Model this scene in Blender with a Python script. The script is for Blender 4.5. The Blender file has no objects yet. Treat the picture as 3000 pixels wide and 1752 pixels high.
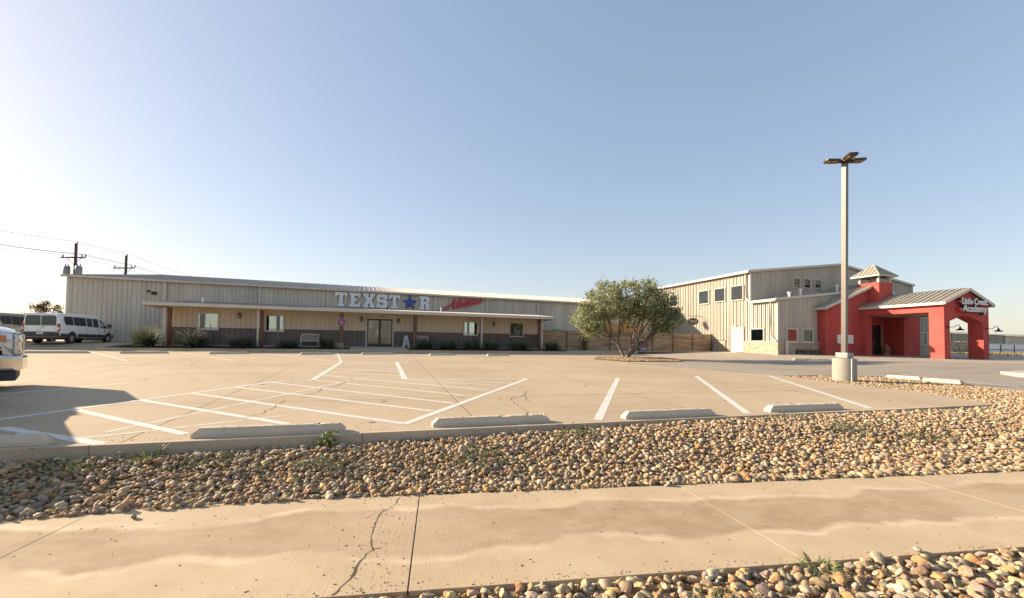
import bpy, bmesh, math, random
import numpy as np
from mathutils import Vector, Matrix
from mathutils.geometry import tessellate_polygon
random.seed(7); RNG = np.random.default_rng(11)
sc = bpy.context.scene
COL = sc.collection
V = Vector
def rad(a): return math.radians(a)

# ------------------------------------------------------------------ materials
def _new(name):
    m = bpy.data.materials.new(name); m.use_nodes = True
    nt = m.node_tree; nt.nodes.clear()
    out = nt.nodes.new('ShaderNodeOutputMaterial'); b = nt.nodes.new('ShaderNodeBsdfPrincipled')
    nt.links.new(b.outputs[0], out.inputs[0])
    return m, nt, b
class NB:
    """small node-building helper"""
    def __init__(s, nt): s.nt = nt; s.tc = None
    def n(s, t, **k):
        x = s.nt.nodes.new(t)
        for a, v in k.items(): setattr(x, a, v)
        return x
    def link(s, a, b): s.nt.links.new(a, b)
    def obj(s, scale=(1, 1, 1), rot=(0, 0, 0), loc=(0, 0, 0)):
        if s.tc is None: s.tc = s.n('ShaderNodeTexCoord')
        m = s.n('ShaderNodeMapping'); m.inputs['Scale'].default_value = scale
        m.inputs['Rotation'].default_value = rot; m.inputs['Location'].default_value = loc
        s.link(s.tc.outputs['Object'], m.inputs[0]); return m.outputs[0]
    def noise(s, vec, scale, detail=4, rough=.6):
        x = s.n('ShaderNodeTexNoise'); x.inputs['Scale'].default_value = scale
        x.inputs['Detail'].default_value = detail; x.inputs['Roughness'].default_value = rough
        s.link(vec, x.inputs['Vector']); return x.outputs['Fac']
    def val(s, v, sock, *a):
        if hasattr(v, 'links'): s.link(v, sock)
        else: sock.default_value = v
    def math(s, op, a, b=0., c=0.):
        x = s.n('ShaderNodeMath', operation=op)
        s.val(a, x.inputs[0]); s.val(b, x.inputs[1]); s.val(c, x.inputs[2]); return x.outputs[0]
    def ramp(s, v, lo, hi, a=0., b=1., smooth=True):
        x = s.n('ShaderNodeMapRange'); x.interpolation_type = 'SMOOTHSTEP' if smooth else 'LINEAR'
        s.val(v, x.inputs['Value'])
        for k, q in (('From Min', lo), ('From Max', hi), ('To Min', a), ('To Max', b)): s.val(q, x.inputs[k])
        return x.outputs[0]
    def mix(s, f, a, b, mode='MIX'):
        x = s.n('ShaderNodeMix', data_type='RGBA', blend_type=mode)
        s.val(f, x.inputs[0])
        for q, i in ((a, 6), (b, 7)):
            if hasattr(q, 'links'): s.link(q, x.inputs[i])
            else: x.inputs[i].default_value = (*q[:3], 1)
        return x.outputs[2]
    def bump(s, h, b, strength=.3, dist=.01):
        x = s.n('ShaderNodeBump'); x.inputs['Strength'].default_value = strength
        x.inputs['Distance'].default_value = dist
        s.link(h, x.inputs['Height']); s.link(x.outputs[0], b.inputs['Normal'])
def M(name, col, rough=.6, metal=0., var=.12, vs=1.5, stretch=(1, 1, 1), bump=0., bs=60, spec=.5, coat=0., fine=0.):
    m, nt, b = _new(name); q = NB(nt)
    vec = q.obj(stretch)
    f = q.noise(vec, vs, 5, .62)
    d = tuple(max(0, c*(1-var*1.6)) for c in col); l = tuple(min(1, c*(1+var)) for c in col)
    c = q.mix(q.ramp(f, .3, .7), d, l)
    if fine:
        f2 = q.noise(q.obj(), 45, 3, .7)
        c = q.mix(1., c, q.mix(q.ramp(f2, .35, .65), (1-fine,)*3, (1, 1, 1)), 'MULTIPLY')
    q.link(c, b.inputs['Base Color'])
    b.inputs['Roughness'].default_value = rough; b.inputs['Metallic'].default_value = metal
    b.inputs['Specular IOR Level'].default_value = spec; b.inputs['Coat Weight'].default_value = coat
    b.inputs['Coat Roughness'].default_value = .05
    if bump: q.bump(q.noise(q.obj(), bs, 4, .6), b, .5, bump)
    return m

def concrete(name, base, dark, light, streak=(.25, 1.2, 1), stains=.5):
    """sun-bleached pavement: broad blotches, drag streaks, oil spots, grain"""
    m, nt, b = _new(name); q = NB(nt)
    f = q.noise(q.obj(), .22, 6, .62); g = q.noise(q.obj(streak, (0, 0, .18)), 1.3, 6, .68)
    c = q.mix(q.ramp(f, .32, .68), dark, light)
    c = q.mix(q.ramp(g, .38, .7, 0, .75), c, base)
    k = q.noise(q.obj((1, 1, 1), loc=(5, 9, 0)), .9, 8, .72)
    c = q.mix(q.ramp(k, .6, .74, 0, stains), c, tuple(x*.62 for x in base))
    sp = q.noise(q.obj(loc=(31, 4, 0)), 2.6, 3, .5)
    c = q.mix(q.ramp(sp, .70, .735, 0, .55*stains), c, tuple(x*.42 for x in base))
    gr = q.noise(q.obj(), 38, 4, .75)
    c = q.mix(1., c, q.mix(q.ramp(gr, .3, .7), (.86, .86, .86), (1.06, 1.06, 1.06)), 'MULTIPLY')
    q.link(c, b.inputs['Base Color']); b.inputs['Roughness'].default_value = .82
    b.inputs['Specular IOR Level'].default_value = .3
    q.bump(q.math('ADD', q.math('MULTIPLY', gr, .5), g), b, .35, .004)
    return m

mt_lot = concrete('lot_concrete', (.46, .355, .232), (.39, .298, .192), (.495, .387, .258), stains=.8)
mt_stop = concrete('stop_concrete', (.60, .51, .39), (.49, .41, .31), (.68, .58, .45), (1, 1, 1), .8)
mt_kerb = concrete('kerb_concrete', (.50, .40, .285), (.41, .325, .23), (.57, .46, .335), (1, 1, 4), .9)
mt_asph = concrete('worn_asphalt', (.32, .27, .21), (.265, .225, .178), (.37, .315, .245), (.2, 1.5, 1), .45)
mt_pad = concrete('pad_concrete', (.45, .40, .33), (.38, .335, .27), (.5, .45, .37))
mt_base = concrete('pier_concrete', (.34, .305, .255), (.27, .24, .20), (.39, .35, .295), (1, 1, 5), .8)

def paint_mat():
    m, nt, b = _new('worn_line_paint'); q = NB(nt)
    w = q.noise(q.obj(), 6, 8, .75); g = q.noise(q.obj(), 60, 3, .7)
    wear = q.math('ADD', q.math('MULTIPLY', w, .7), q.math('MULTIPLY', g, .3))
    c = q.mix(q.ramp(wear, .50, .63), (.64, .605, .545), (.49, .41, .31))
    q.link(c, b.inputs['Base Color']); b.inputs['Roughness'].default_value = .7
    return m
mt_paint = paint_mat()

SWA = math.atan2(-.152, .988)      # the path runs at this angle
def sidewalk_mat():
    m, nt, b = _new('path_concrete'); q = NB(nt)
    p = q.obj()                                        # object is laid along its own X axis, Y across
    sx = q.n('ShaderNodeSeparateXYZ'); q.link(p, sx.inputs[0]); u, v = sx.outputs[0], sx.outputs[1]
    along = q.obj((.55, .12, 1)); wob = q.noise(along, 1.6, 3, .5)
    wob2 = q.noise(q.obj((.45, .1, 1), loc=(7, 0, 0)), 1.7, 3, .5)
    n_f = q.noise(q.obj((.7, 1, 1)), 4, 7, .68)
    lo = q.math('ADD', q.math('MULTIPLY_ADD', wob, 1.2, -.12), q.math('MULTIPLY', n_f, .2))
    hi = q.math('SUBTRACT', q.math('MULTIPLY_ADD', wob2, 1.1, .96), q.math('MULTIPLY', n_f, .2))
    d1 = q.math('SUBTRACT', v, lo); d2 = q.math('SUBTRACT', hi, v)
    inside = q.math('MINIMUM', d1, d2)
    tone = q.noise(q.obj(), 1.1, 6, .65); gr = q.noise(q.obj(), 90, 4, .8)
    c = q.mix(q.ramp(tone, .3, .7), (.44, .335, .213), (.53, .415, .27))
    damp = q.mix(q.ramp(q.noise(q.obj(loc=(3, 3, 0)), 2.3, 7, .7), .35, .65), (.33, .235, .142), (.41, .31, .195))
    sec = q.math('ABSOLUTE', q.math('SUBTRACT', inside, .17))
    band = q.math('MULTIPLY', q.ramp(inside, -.015, .07, 0, 1), q.ramp(q.noise(q.obj((.3, .3, 1), loc=(4, 0, 0)), 1.1, 2, .5), .34, .56, .35, .95))
    c = q.mix(band, c, damp); c = q.mix(q.ramp(sec, 0, .03, .22, 0), c, (.45, .36, .25))
    edge = q.math('ABSOLUTE', q.math('ADD', inside, .05))
    rim = q.noise(q.obj((1, .4, 1), loc=(2, 2, 0)), 1.5, 4, .6)
    c = q.mix(q.math('MULTIPLY', q.ramp(edge, .0, .075, .62, 0), q.math('MULTIPLY', q.ramp(rim, .38, .6), q.ramp(n_f, .3, .6, .3, 1))), c, (.66, .55, .40))
    spots = q.noise(q.obj(loc=(11, 2, 0)), 26, 4, .7); sm = q.noise(q.obj(loc=(1, 8, 0)), 1.3, 2, .5)
    c = q.mix(q.math('MULTIPLY', q.ramp(spots, .62, .68, 0, .8), q.ramp(sm, .55, .68)), c, (.12, .095, .075))
    c = q.mix(1., c, q.mix(q.ramp(gr, .3, .7), (.86, .85, .84), (1.07, 1.07, 1.07)), 'MULTIPLY')
    q.link(c, b.inputs['Base Color']); b.inputs['Roughness'].default_value = .85
    b.inputs['Specular IOR Level'].default_value = .25
    broom = q.noise(q.obj((70, 1.2, 1), (0, 0, .25)), 1.0, 4, .7)
    q.bump(q.math('ADD', q.math('MULTIPLY', gr, .6), broom), b, .42, .004)
    return m
mt_path = sidewalk_mat()

def soil_mat():
    m, nt, b = _new('dry_soil'); q = NB(nt)
    f = q.noise(q.obj(), .6, 6, .65); g = q.noise(q.obj(), 30, 5, .75)
    c = q.mix(q.ramp(f, .3, .7), (.27, .195, .125), (.40, .30, .19))
    c = q.mix(1., c, q.mix(q.ramp(g, .3, .7), (.72, .72, .72), (1.15, 1.12, 1.05)), 'MULTIPLY')
    q.link(c, b.inputs['Base Color']); b.inputs['Roughness'].default_value = .95
    b.inputs['Specular IOR Level'].default_value = .1
    q.bump(g, b, .7, .02)
    return m
mt_soil = soil_mat()

def attr_mat(name, rough=.75, mult=1., spec=.3, grain=30., trans=0., bumpd=.003):
    """colour comes from the per-piece attribute 'tint' (each stone or leaf has its own colour)"""
    m, nt, b = _new(name); q = NB(nt)
    a = q.n('ShaderNodeAttribute', attribute_name='tint')
    g = q.noise(q.obj(), grain, 4, .7)
    c = q.mix(1., a.outputs['Color'], q.mix(q.ramp(g, .3, .7), (.72*mult,)*3, (1.12*mult,)*3), 'MULTIPLY')
    q.link(c, b.inputs['Base Color']); b.inputs['Roughness'].default_value = rough
    b.inputs['Specular IOR Level'].default_value = spec
    if trans:
        t = q.n('ShaderNodeBsdfTranslucent'); q.link(c, t.inputs[0])
        mx = q.n('ShaderNodeMixShader'); mx.inputs[0].default_value = trans
        q.link(b.outputs[0], mx.inputs[1]); q.link(t.outputs[0], mx.inputs[2])
        q.link(mx.outputs[0], nt.nodes['Material Output'].inputs[0])
    elif bumpd: q.bump(g, b, .6, bumpd)
    return m
mt_rock = attr_mat('river_rock', grain=42., bumpd=.006); mt_leaf = attr_mat('foliage', .55, 1., .35, 3., .3)

mt_siding = M('tan_metal_siding', (.575, .525, .435), .45, .0, .09, 1.1, (1, 1, .12), spec=.5)
mt_siding2 = M('tan_siding_dimmed', (.47, .425, .35), .45, .0, .09, 1.1, (1, 1, .12), spec=.5)  # same siding in a darker copy, to hold down the sunlit wall
mt_siding_w = M('bounce_warmed_siding', (.60, .495, .365), .5, .0, .06, .6, (1, 1, .15))  # warm bounce light under the porch is put into this colour
mt_wains = M('dark_metal_wainscot', (.115, .096, .085), .45, 0, .12, 1, (1, 1, .2))
mt_trim = M('cream_trim', (.56, .52, .445), .45, 0, .05, 1.)
mt_roof = M('metal_roof', (.27, .238, .212), .5, .25, .08, .25, (1, .2, 1))
mt_roofp = M('portico_roof_metal', (.37, .33, .255), .42, .2, .06, .5)
def stucco_mat():
    m, nt, b = _new('red_stucco'); q = NB(nt); p = q.obj(); sx = q.n('ShaderNodeSeparateXYZ'); q.link(p, sx.inputs[0])
    f = q.noise(q.obj((1, 1, .5)), .9, 6, .65); g = q.noise(p, 50, 4, .7); r = q.noise(q.obj((2.5, 2.5, .22)), 1.4, 5, .6)
    c = q.mix(q.ramp(f, .3, .7), (.44, .08, .068), (.54, .108, .09))
    c = q.mix(q.ramp(r, .56, .72, 0, .4), c, (.36, .075, .058))                 # rain streaks
    low = q.math('ADD', sx.outputs[2], q.math('MULTIPLY', f, .9))               # splash dirt along the foot, world heights
    c = q.mix(q.ramp(low, .85, 1.35, .45, 0), c, (.33, .14, .09))
    c = q.mix(1., c, q.mix(q.ramp(g, .3, .7), (.84,)*3, (1.08,)*3), 'MULTIPLY')
    q.link(c, b.inputs['Base Color']); b.inputs['Roughness'].default_value = .88; b.inputs['Specular IOR Level'].default_value = .15
    q.bump(q.math('ADD', g, q.noise(p, 9, 3, .5)), b, .6, .012); return m
mt_red = stucco_mat()
mt_stone = None
def stone_mat():
    m, nt, b = _new('limestone_blocks'); q = NB(nt)
    tcx = q.n('ShaderNodeTexCoord'); sx = q.n('ShaderNodeSeparateXYZ'); q.link(tcx.outputs['Object'], sx.inputs[0])
    cb = q.n('ShaderNodeCombineXYZ'); q.link(q.math('ADD', sx.outputs[0], sx.outputs[1]), cb.inputs[0]); q.link(sx.outputs[2], cb.inputs[1])
    br = q.n('ShaderNodeTexBrick'); q.link(cb.outputs[0], br.inputs['Vector'])
    br.inputs['Scale'].default_value = 1.; br.inputs['Brick Width'].default_value = .52; br.inputs['Row Height'].default_value = .19
    br.inputs['Mortar Size'].default_value = .012; br.inputs['Bias'].default_value = 0
    br.inputs['Color1'].default_value = (.47, .39, .28, 1); br.inputs['Color2'].default_value = (.36, .31, .245, 1)
    br.inputs['Mortar'].default_value = (.30, .265, .215, 1)
    f = q.noise(q.obj(), 3.5, 6, .7)
    c = q.mix(1., br.outputs[0], q.mix(q.ramp(f, .3, .7), (.72, .68, .62), (1.15, 1.12, 1.08)), 'MULTIPLY')
    q.link(c, b.inputs['Base Color']); b.inputs['Roughness'].default_value = .9
    q.bump(q.math('ADD', q.math('MULTIPLY', br.outputs['Fac'], -.7), f), b, .8, .02)
    return m
mt_stone = stone_mat()
mt_glass = M('reflective_glass', (.42, .47, .46), .03, 1., .05, 2.)
mt_glassd = M('dark_glass', (.085, .098, .105), .03, 1., .08, 3.)
mt_glassk = M('tinted_glass', (.030, .035, .038), .05, 0., .3, 2., spec=.7)
mt_void = M('dark_interior', (.018, .017, .016), .6)
mt_black = M('black_frame', (.022, .021, .02), .4)
mt_blind = M('pale_blind', (.50, .56, .50), .6, 0, .06, 4, (1, 1, 14))
mt_wood = M('weathered_timber', (.20, .115, .065), .8, 0, .3, 3, (3, 3, .35), bump=.006, bs=30, fine=.25)
mt_wood2 = M('red_brown_post', (.19, .075, .04), .75, 0, .22, 3, (3, 3, .3))
mt_fence = M('cedar_boards', (.40, .275, .16), .85, 0, .35, 2.2, (.35, .35, 6), bump=.004, bs=40, fine=.25)
mt_benchw = M('bleached_bench_wood', (.50, .45, .38), .8, 0, .2, 6, (.5, .5, 3))
mt_white = M('white_paint', (.74, .74, .72), .45, 0, .04, 2)
mt_van = M('van_white', (.82, .82, .81), .28, 0, .03, 1.2, coat=.5)
mt_silver = M('silver_paint', (.30, .32, .33), .3, .35, .05, 1.2, coat=.4)
mt_suv = M('charcoal_paint', (.06, .062, .068), .3, .3, .04, 1, coat=.5)
mt_clad = M('grey_plastic', (.055, .055, .058), .6, 0, .15, 4)
mt_rubber = M('tyre_rubber', (.022, .022, .023), .85, 0, .2, 8)
mt_chrome = M('chrome', (.72, .70, .66), .12, 1., .05, 3)
mt_rim = M('steel_rim', (.48, .47, .45), .35, .7, .1, 8)
mt_cglass = M('car_glass', (.075, .085, .085), .04, .6, .1, 2)
mt_redlens = M('red_lens', (.36, .015, .012), .2, 0, .1, 8, coat=.4)
mt_amber = M('amber_lens', (.72, .20, .035), .25, 0, .1, 12, coat=.4)
mt_clearlens = M('clear_lens', (.62, .62, .6), .12, .4, .1, 8)
mt_plate = M('plate', (.55, .58, .58), .5)
mt_lampm = M('lamp_pole_bronze', (.135, .12, .105), .36, .5, .08, 1.2, (1, 1, .2))
mt_head = M('lamp_head_brown', (.085, .062, .045), .5, .3, .15, 4)
mt_lens = M('lamp_lens', (.36, .28, .18), .4, 0, .1, 10)
mt_iron = M('dark_iron', (.035, .032, .03), .5, .5, .2, 6)
mt_sign_w = M('sign_white', (.76, .77, .78), .45, 0, .04, 4)
mt_sign_dk = M('sign_dark', (.05, .048, .05), .6)
mt_blue = M('sign_blue', (.035, .07, .36), .45, 0, .12, 5)
mt_sred = M('sign_red', (.58, .03, .055), .45, 0, .1, 5)
mt_cone = M('cone_orange', (.72, .12, .02), .55)
mt_green = M('slide_green', (.03, .42, .07), .35)
mt_tan = M('playhouse_tan', (.45, .27, .10), .6, 0, .2, 3)
mt_yel = M('play_yellow', (.70, .36, .03), .5)
mt_pole = M('utility_pole_wood', (.085, .058, .048), .85, 0, .3, 4, (3, 3, .2))
mt_galv = M('galvanised', (.24, .245, .24), .45, .6, .15, 5)
mt_wire = M('wire', (.10, .10, .11), .5, .3)
mt_bark = M('smooth_bark', (.20, .15, .11), .8, 0, .35, 4, (2, 2, .6), bump=.006, bs=25)
mt_terra = M('terracotta', (.33, .12, .06), .75)
mt_navy = M('banner_navy', (.02, .028, .045), .5)
mt_ware = M('far_siding', (.52, .48, .39), .6, 0, .06, .3)
mt_ware2 = M('far_siding_grey', (.27, .26, .225), .6, 0, .06, .3)
mt_pfence = M('white_sheet_fence', (.84, .84, .82), .55, 0, .05, 1., (1, 1, .1))
mt_teal = M('teal_strip', (.16, .36, .40), .6)
mt_mulch = M('bark_mulch', (.10, .068, .045), .95, 0, .4, 9, bump=.02, bs=40)
mt_redp = M('red_kerb_paint', (.55, .07, .045), .7)
mt_bpaint = M('blue_kerb_paint', (.20, .30, .38), .7, 0, .2, 6)
mt_carve = M('carved_wood', (.30, .15, .065), .7, 0, .35, 9)
mt_wash = M('whitewashed_board', (.42, .46, .46), .8, 0, .35, 9)
mt_joint = M('joint_dark', (.15, .115, .08), .95, 0, .3, 20)
mt_crackl = M('lot_crack', (.17, .125, .085), .95, 0, .3, 30)
mt_crack = M('crack_dark', (.085, .06, .042), .95, 0, .3, 30)
mt_paleb = M('efflorescence', (.56, .49, .39), .9)

# ------------------------------------------------------------------ mesh helpers
class MB:
    """collects shapes, then links them as ONE mesh object"""
    def __init__(s): s.v = []; s.f = []
    def add(s, vs, fs):
        o = len(s.v); s.v += [tuple(v) for v in vs]; s.f += [tuple(i+o for i in f) for f in fs]; return s
    def box(s, x0, x1, y0, y1, z0, z1):
        return s.add([(x, y, z) for z in (z0, z1) for y in (y0, y1) for x in (x0, x1)],
            [(0, 2, 3, 1), (4, 5, 7, 6), (0, 1, 5, 4), (2, 6, 7, 3), (0, 4, 6, 2), (1, 3, 7, 5)])
    def obox(s, o, u, n, ur, nr, zr):
        """box in a wall frame: origin o, along u, outward n"""
        o = V(o); u = V(u); n = V(n); vs = []
        for z in zr:
            for b in nr:
                for a in ur: vs.append(o+u*a+n*b+V((0, 0, z)))
        return s.add(vs, [(0, 2, 3, 1), (4, 5, 7, 6), (0, 1, 5, 4), (2, 6, 7, 3), (0, 4, 6, 2), (1, 3, 7, 5)])
    def tube(s, pts, r, seg=8, cap=True):
        pts = [V(p) for p in pts]; rs = r if isinstance(r, (list, tuple)) else [r]*len(pts)
        rings = []; up = V((0, 0, 1))
        for i, p in enumerate(pts):
            t = (pts[min(i+1, len(pts)-1)]-pts[max(i-1, 0)]).normalized()
            a = t.cross(up)
            if a.length < .05: a = t.cross(V((1, 0, 0)))
            a.normalize(); b = a.cross(t).normalized()
            rings.append([p+(a*math.cos(k*2*math.pi/seg)+b*math.sin(k*2*math.pi/seg))*rs[i] for k in range(seg)])
        vs = [v for R in rings for v in R]; fs = []
        for i in range(len(pts)-1):
            for k in range(seg):
                k2 = (k+1) % seg; fs.append((i*seg+k, i*seg+k2, (i+1)*seg+k2, (i+1)*seg+k))
        if cap: fs += [tuple(range(seg))[::-1], tuple((len(pts)-1)*seg+k for k in range(seg))]
        return s.add(vs, fs)
    def lathe(s, c, prof, seg=20, axis='z', cap=True):
        c = V(c); vs = []; fs = []
        for r, h in prof:
            for k in range(seg):
                a = k*2*math.pi/seg; x, y = r*math.cos(a), r*math.sin(a)
                vs.append(c+(V((x, y, h)) if axis == 'z' else V((x, h, y)) if axis == 'y' else V((h, x, y))))
        for i in range(len(prof)-1):
            for k in range(seg):
                k2 = (k+1) % seg; fs.append((i*seg+k, i*seg+k2, (i+1)*seg+k2, (i+1)*seg+k))
        if cap: fs += [tuple(range(seg))[::-1], tuple((len(prof)-1)*seg+k for k in range(seg))]
        return s.add(vs, fs)
    def poly(s, pts, d, holes=(), face_only=False):
        """planar polygon pts extruded by vector d"""
        d = V(d); loops = [[V(p) for p in pts]]+[[V(p) for p in h] for h in holes]
        flat = [p for L in loops for p in L]; tris = tessellate_polygon(loops); n = len(flat)
        fs = [tuple(t) for t in tris]
        if face_only: return s.add(flat, fs)
        fs += [tuple(i+n for i in t[::-1]) for t in tris]; o = 0
        for L in loops:
            for k in range(len(L)):
                a, b = o+k, o+(k+1) % len(L); fs.append((a, b, b+n, a+n))
            o += len(L)
        return s.add(flat+[p+d for p in flat], fs)
    def ribbed(s, fa, fb, L, n, pitch=.305, depth=.032, prof=None):
        """profiled sheet: fa(t), fb(t) lower/upper edge points for t in 0..L"""
        prof = prof or ((0, 0), (.40, 0), (.46, .35), (.60, .35), (.66, 0), (.80, 0), (.86, 1), (.94, 1))
        n = V(n); ts = []; k = 0
        while k*pitch < L:
            for a, h in prof:
                t = (k+a)*pitch
                if t < L: ts.append((t, h*depth))
            k += 1
        ts.append((L, 0)); vs = []
        for t, h in ts: vs += [V(fa(t))+n*h, V(fb(t))+n*h]
        return s.add(vs, [(2*i, 2*i+2, 2*i+3, 2*i+1) for i in range(len(ts)-1)])
    def build(s, name, mat, parent=None, smooth=False, bevel=0., recalc=True, kind=None):
        me = bpy.data.meshes.new(name); me.from_pydata(s.v, [], s.f)
        if recalc or bevel:
            bm = bmesh.new(); bm.from_mesh(me)
            if recalc: bmesh.ops.recalc_face_normals(bm, faces=bm.faces)
            if bevel:
                eds = [e for e in bm.edges if len(e.link_faces) == 2 and e.calc_face_angle(0) > .6]
                bmesh.ops.bevel(bm, geom=eds, offset=bevel, segments=2, profile=.6, affect='EDGES')
            bm.to_mesh(me); bm.free()
        return link(name, me, mat, parent, smooth, kind)
def link(name, me, mat, parent=None, smooth=False, kind=None):
    for m in (mat if isinstance(mat, (list, tuple)) else [mat]): me.materials.append(m)
    if smooth:
        me.polygons.foreach_set('use_smooth', np.ones(len(me.polygons), bool))
        if smooth == 'auto': me.set_sharp_from_angle(angle=rad(38))
    o = bpy.data.objects.new(name, me); COL.objects.link(o)
    if parent is not None:
        o.parent = parent; o.matrix_parent_inverse = PINV.get(parent.name, Matrix())
    if kind: o['kind'] = kind
    return o
PINV = {}
def thing(name, label, cat, loc=(0, 0, 0), rz=0., group=None, world=False):
    """an Empty at the thing's base; world=True: its parts are given in world coordinates"""
    o = bpy.data.objects.new(name, None); COL.objects.link(o)
    o.location = loc; o.rotation_euler = (0, 0, rz); o.empty_display_size = .2
    if world: PINV[o.name] = (Matrix.Translation(V(loc)) @ Matrix.Rotation(rz, 4, 'Z')).inverted()
    return tag(o, label, cat, group)
def tag(o, label, cat, group=None):
    o['label'] = label; o['category'] = cat
    if group: o['group'] = group
    return o
def plabel(o, label): o['label'] = label; return o
def copy_tree(o, parent=None):
    c = o.copy(); COL.objects.link(c)
    if parent is not None: c.parent = parent
    for ch in list(o.children): copy_tree(ch, c)
    return c
def dup(root, loc, rz, label=None, group=None):
    c = copy_tree(root); c.location = loc; c.rotation_euler = (0, 0, rz)
    if label: c['label'] = label
    if group: c['group'] = group
    return c

def merged(name, mat, verts, faces_per, nrep, tint=None, smooth=True, **kw):
    """verts (nrep, nv, 3), one face list shared by all -> one mesh"""
    nv = verts.shape[1]; F = np.asarray(faces_per, np.int32); k = F.shape[1]
    me = bpy.data.meshes.new(name)
    me.vertices.add(nrep*nv); me.vertices.foreach_set('co', verts.reshape(-1).astype(np.float32))
    idx = (F[None]+(np.arange(nrep)*nv)[:, None, None]).reshape(-1)
    me.loops.add(idx.size); me.loops.foreach_set('vertex_index', idx.astype(np.int32))
    nf = nrep*len(F); me.polygons.add(nf)
    me.polygons.foreach_set('loop_start', (np.arange(nf)*k).astype(np.int32))
    me.update(calc_edges=True)
    if tint is not None:
        a = me.attributes.new('tint', 'FLOAT_COLOR', 'POINT')
        c = np.ones((nrep*nv, 4), np.float32); c[:, :3] = np.repeat(tint, nv, 0); a.data.foreach_set('color', c.reshape(-1))
    return link(name, me, mat, smooth=smooth, **kw)

# ------------------------------------------------------------------ ground shape
def sstep(x): x = np.clip(x, 0, 1); return x*x*(3-2*x)
def lotz(x, y): return .022*(y-6.56)
def T(x, y):
    """height of the paving"""
    z = lotz(x, y)
    z = z+.30*sstep((y-33.7)/3)*sstep((-12.7-x)/.8)
    z = z+.25*sstep((x-22.5)/10)*sstep((y-12)/6)
    return z
SW0 = V((0, 3.04, -.34)); SWU = V((.988, -.152, 0)).normalized(); SWN = V((.152, .988, 0)).normalized(); SWW = 1.86
def bedz(x, y):
    d = (x-SW0.x)*SWN.x+(y-SW0.y)*SWN.y              # distance across from the near edge of the path
    kerb = -.15+.09*sstep((x+1)/8)-.02*sstep((x-9)/4)
    dk = (x-SW0.x)*SWN.x+(6.5-SW0.y)*SWN.y
    t = np.clip((d-SWW)/np.maximum(dk-SWW, .5), 0, 1)
    far = -.355+(kerb+.355)*sstep(t)
    near = -.37-.03*np.clip(-d, 0, 3)
    return np.where(d < SWW*.5, near, far)
def groundz(x, y):
    x = np.asarray(x, float); y = np.asarray(y, float)
    base = T(x, np.clip(y, 6.56, 44.))-.13
    base = np.where(x > 45, base+(.62-base)*sstep((x-58)/12), base)
    island = np.clip(lotz(x, y), -.1, .4)-.05
    z = np.where(y < 6.56, bedz(x, y), base)
    isl = (x > 13.2) & (x < 20.5) & (y < 14.5)
    k = sstep((x-12.0)/2.)*sstep((y-4.5)/2.)
    z = np.where(isl & (y >= 6.5), island, z)
    z = np.where((y < 6.56) & (x > 11), z*(1-k)+island*k, z)
    z = np.where((x > 20.5) & (y < 14.5), np.minimum(z, -.2)+0*z, z)
    z = np.where(y < 0, np.minimum(z, -.45), z)
    return z
def grid_sheet(xs, ys, fz):
    X, Y = np.meshgrid(xs, ys); Z = fz(X, Y)
    b = MB(); nx = len(xs)
    b.v = [tuple(p) for p in np.stack([X, Y, Z], -1).reshape(-1, 3)]
    b.f = [(j*nx+i, j*nx+i+1, (j+1)*nx+i+1, (j+1)*nx+i) for j in range(len(ys)-1) for i in range(nx-1)]
    return b
xs = np.concatenate([[-3500, -1200, -400, -150, -80, -50], np.arange(-40, -6, 2.), np.arange(-6, 21, .35), np.arange(21, 60, 2.), [75, 100, 150, 220, 400, 1200, 3500]])
ys = np.concatenate([[-3500, -1200, -300, -80, -20], np.arange(-6, 15, .35), np.arange(15, 50, 1.5), [60, 80, 110, 160, 300, 1200, 3500]])
g = grid_sheet(xs, ys, groundz).build('ground', mt_soil, smooth=True, kind='structure')

def pip(poly, x, y):
    inside = np.zeros(np.shape(x), bool); n = len(poly)
    for i in range(n):
        (x1, y1), (x2, y2) = poly[i], poly[(i+1) % n]
        c = ((y1 > y) != (y2 > y)) & (x < (x2-x1)*(y-y1)/((y2-y1) or 1e-9)+x1); inside ^= c
    return inside

# paving: lot slab (planar), driveway, rear drive
LOT = [(-60, 6.56), (13.85, 6.56), (15.05, 8.7), (14.95, 10.7), (15.5, 13.68), (22.3, 13.68), (22.3, 33.7), (-60, 33.7)]
b = MB(); b.poly([(x, y, lotz(x, y)) for x, y in LOT], (0, 0, -.34))
lot = b.build('parking_lot', mt_lot, kind='structure')
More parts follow.
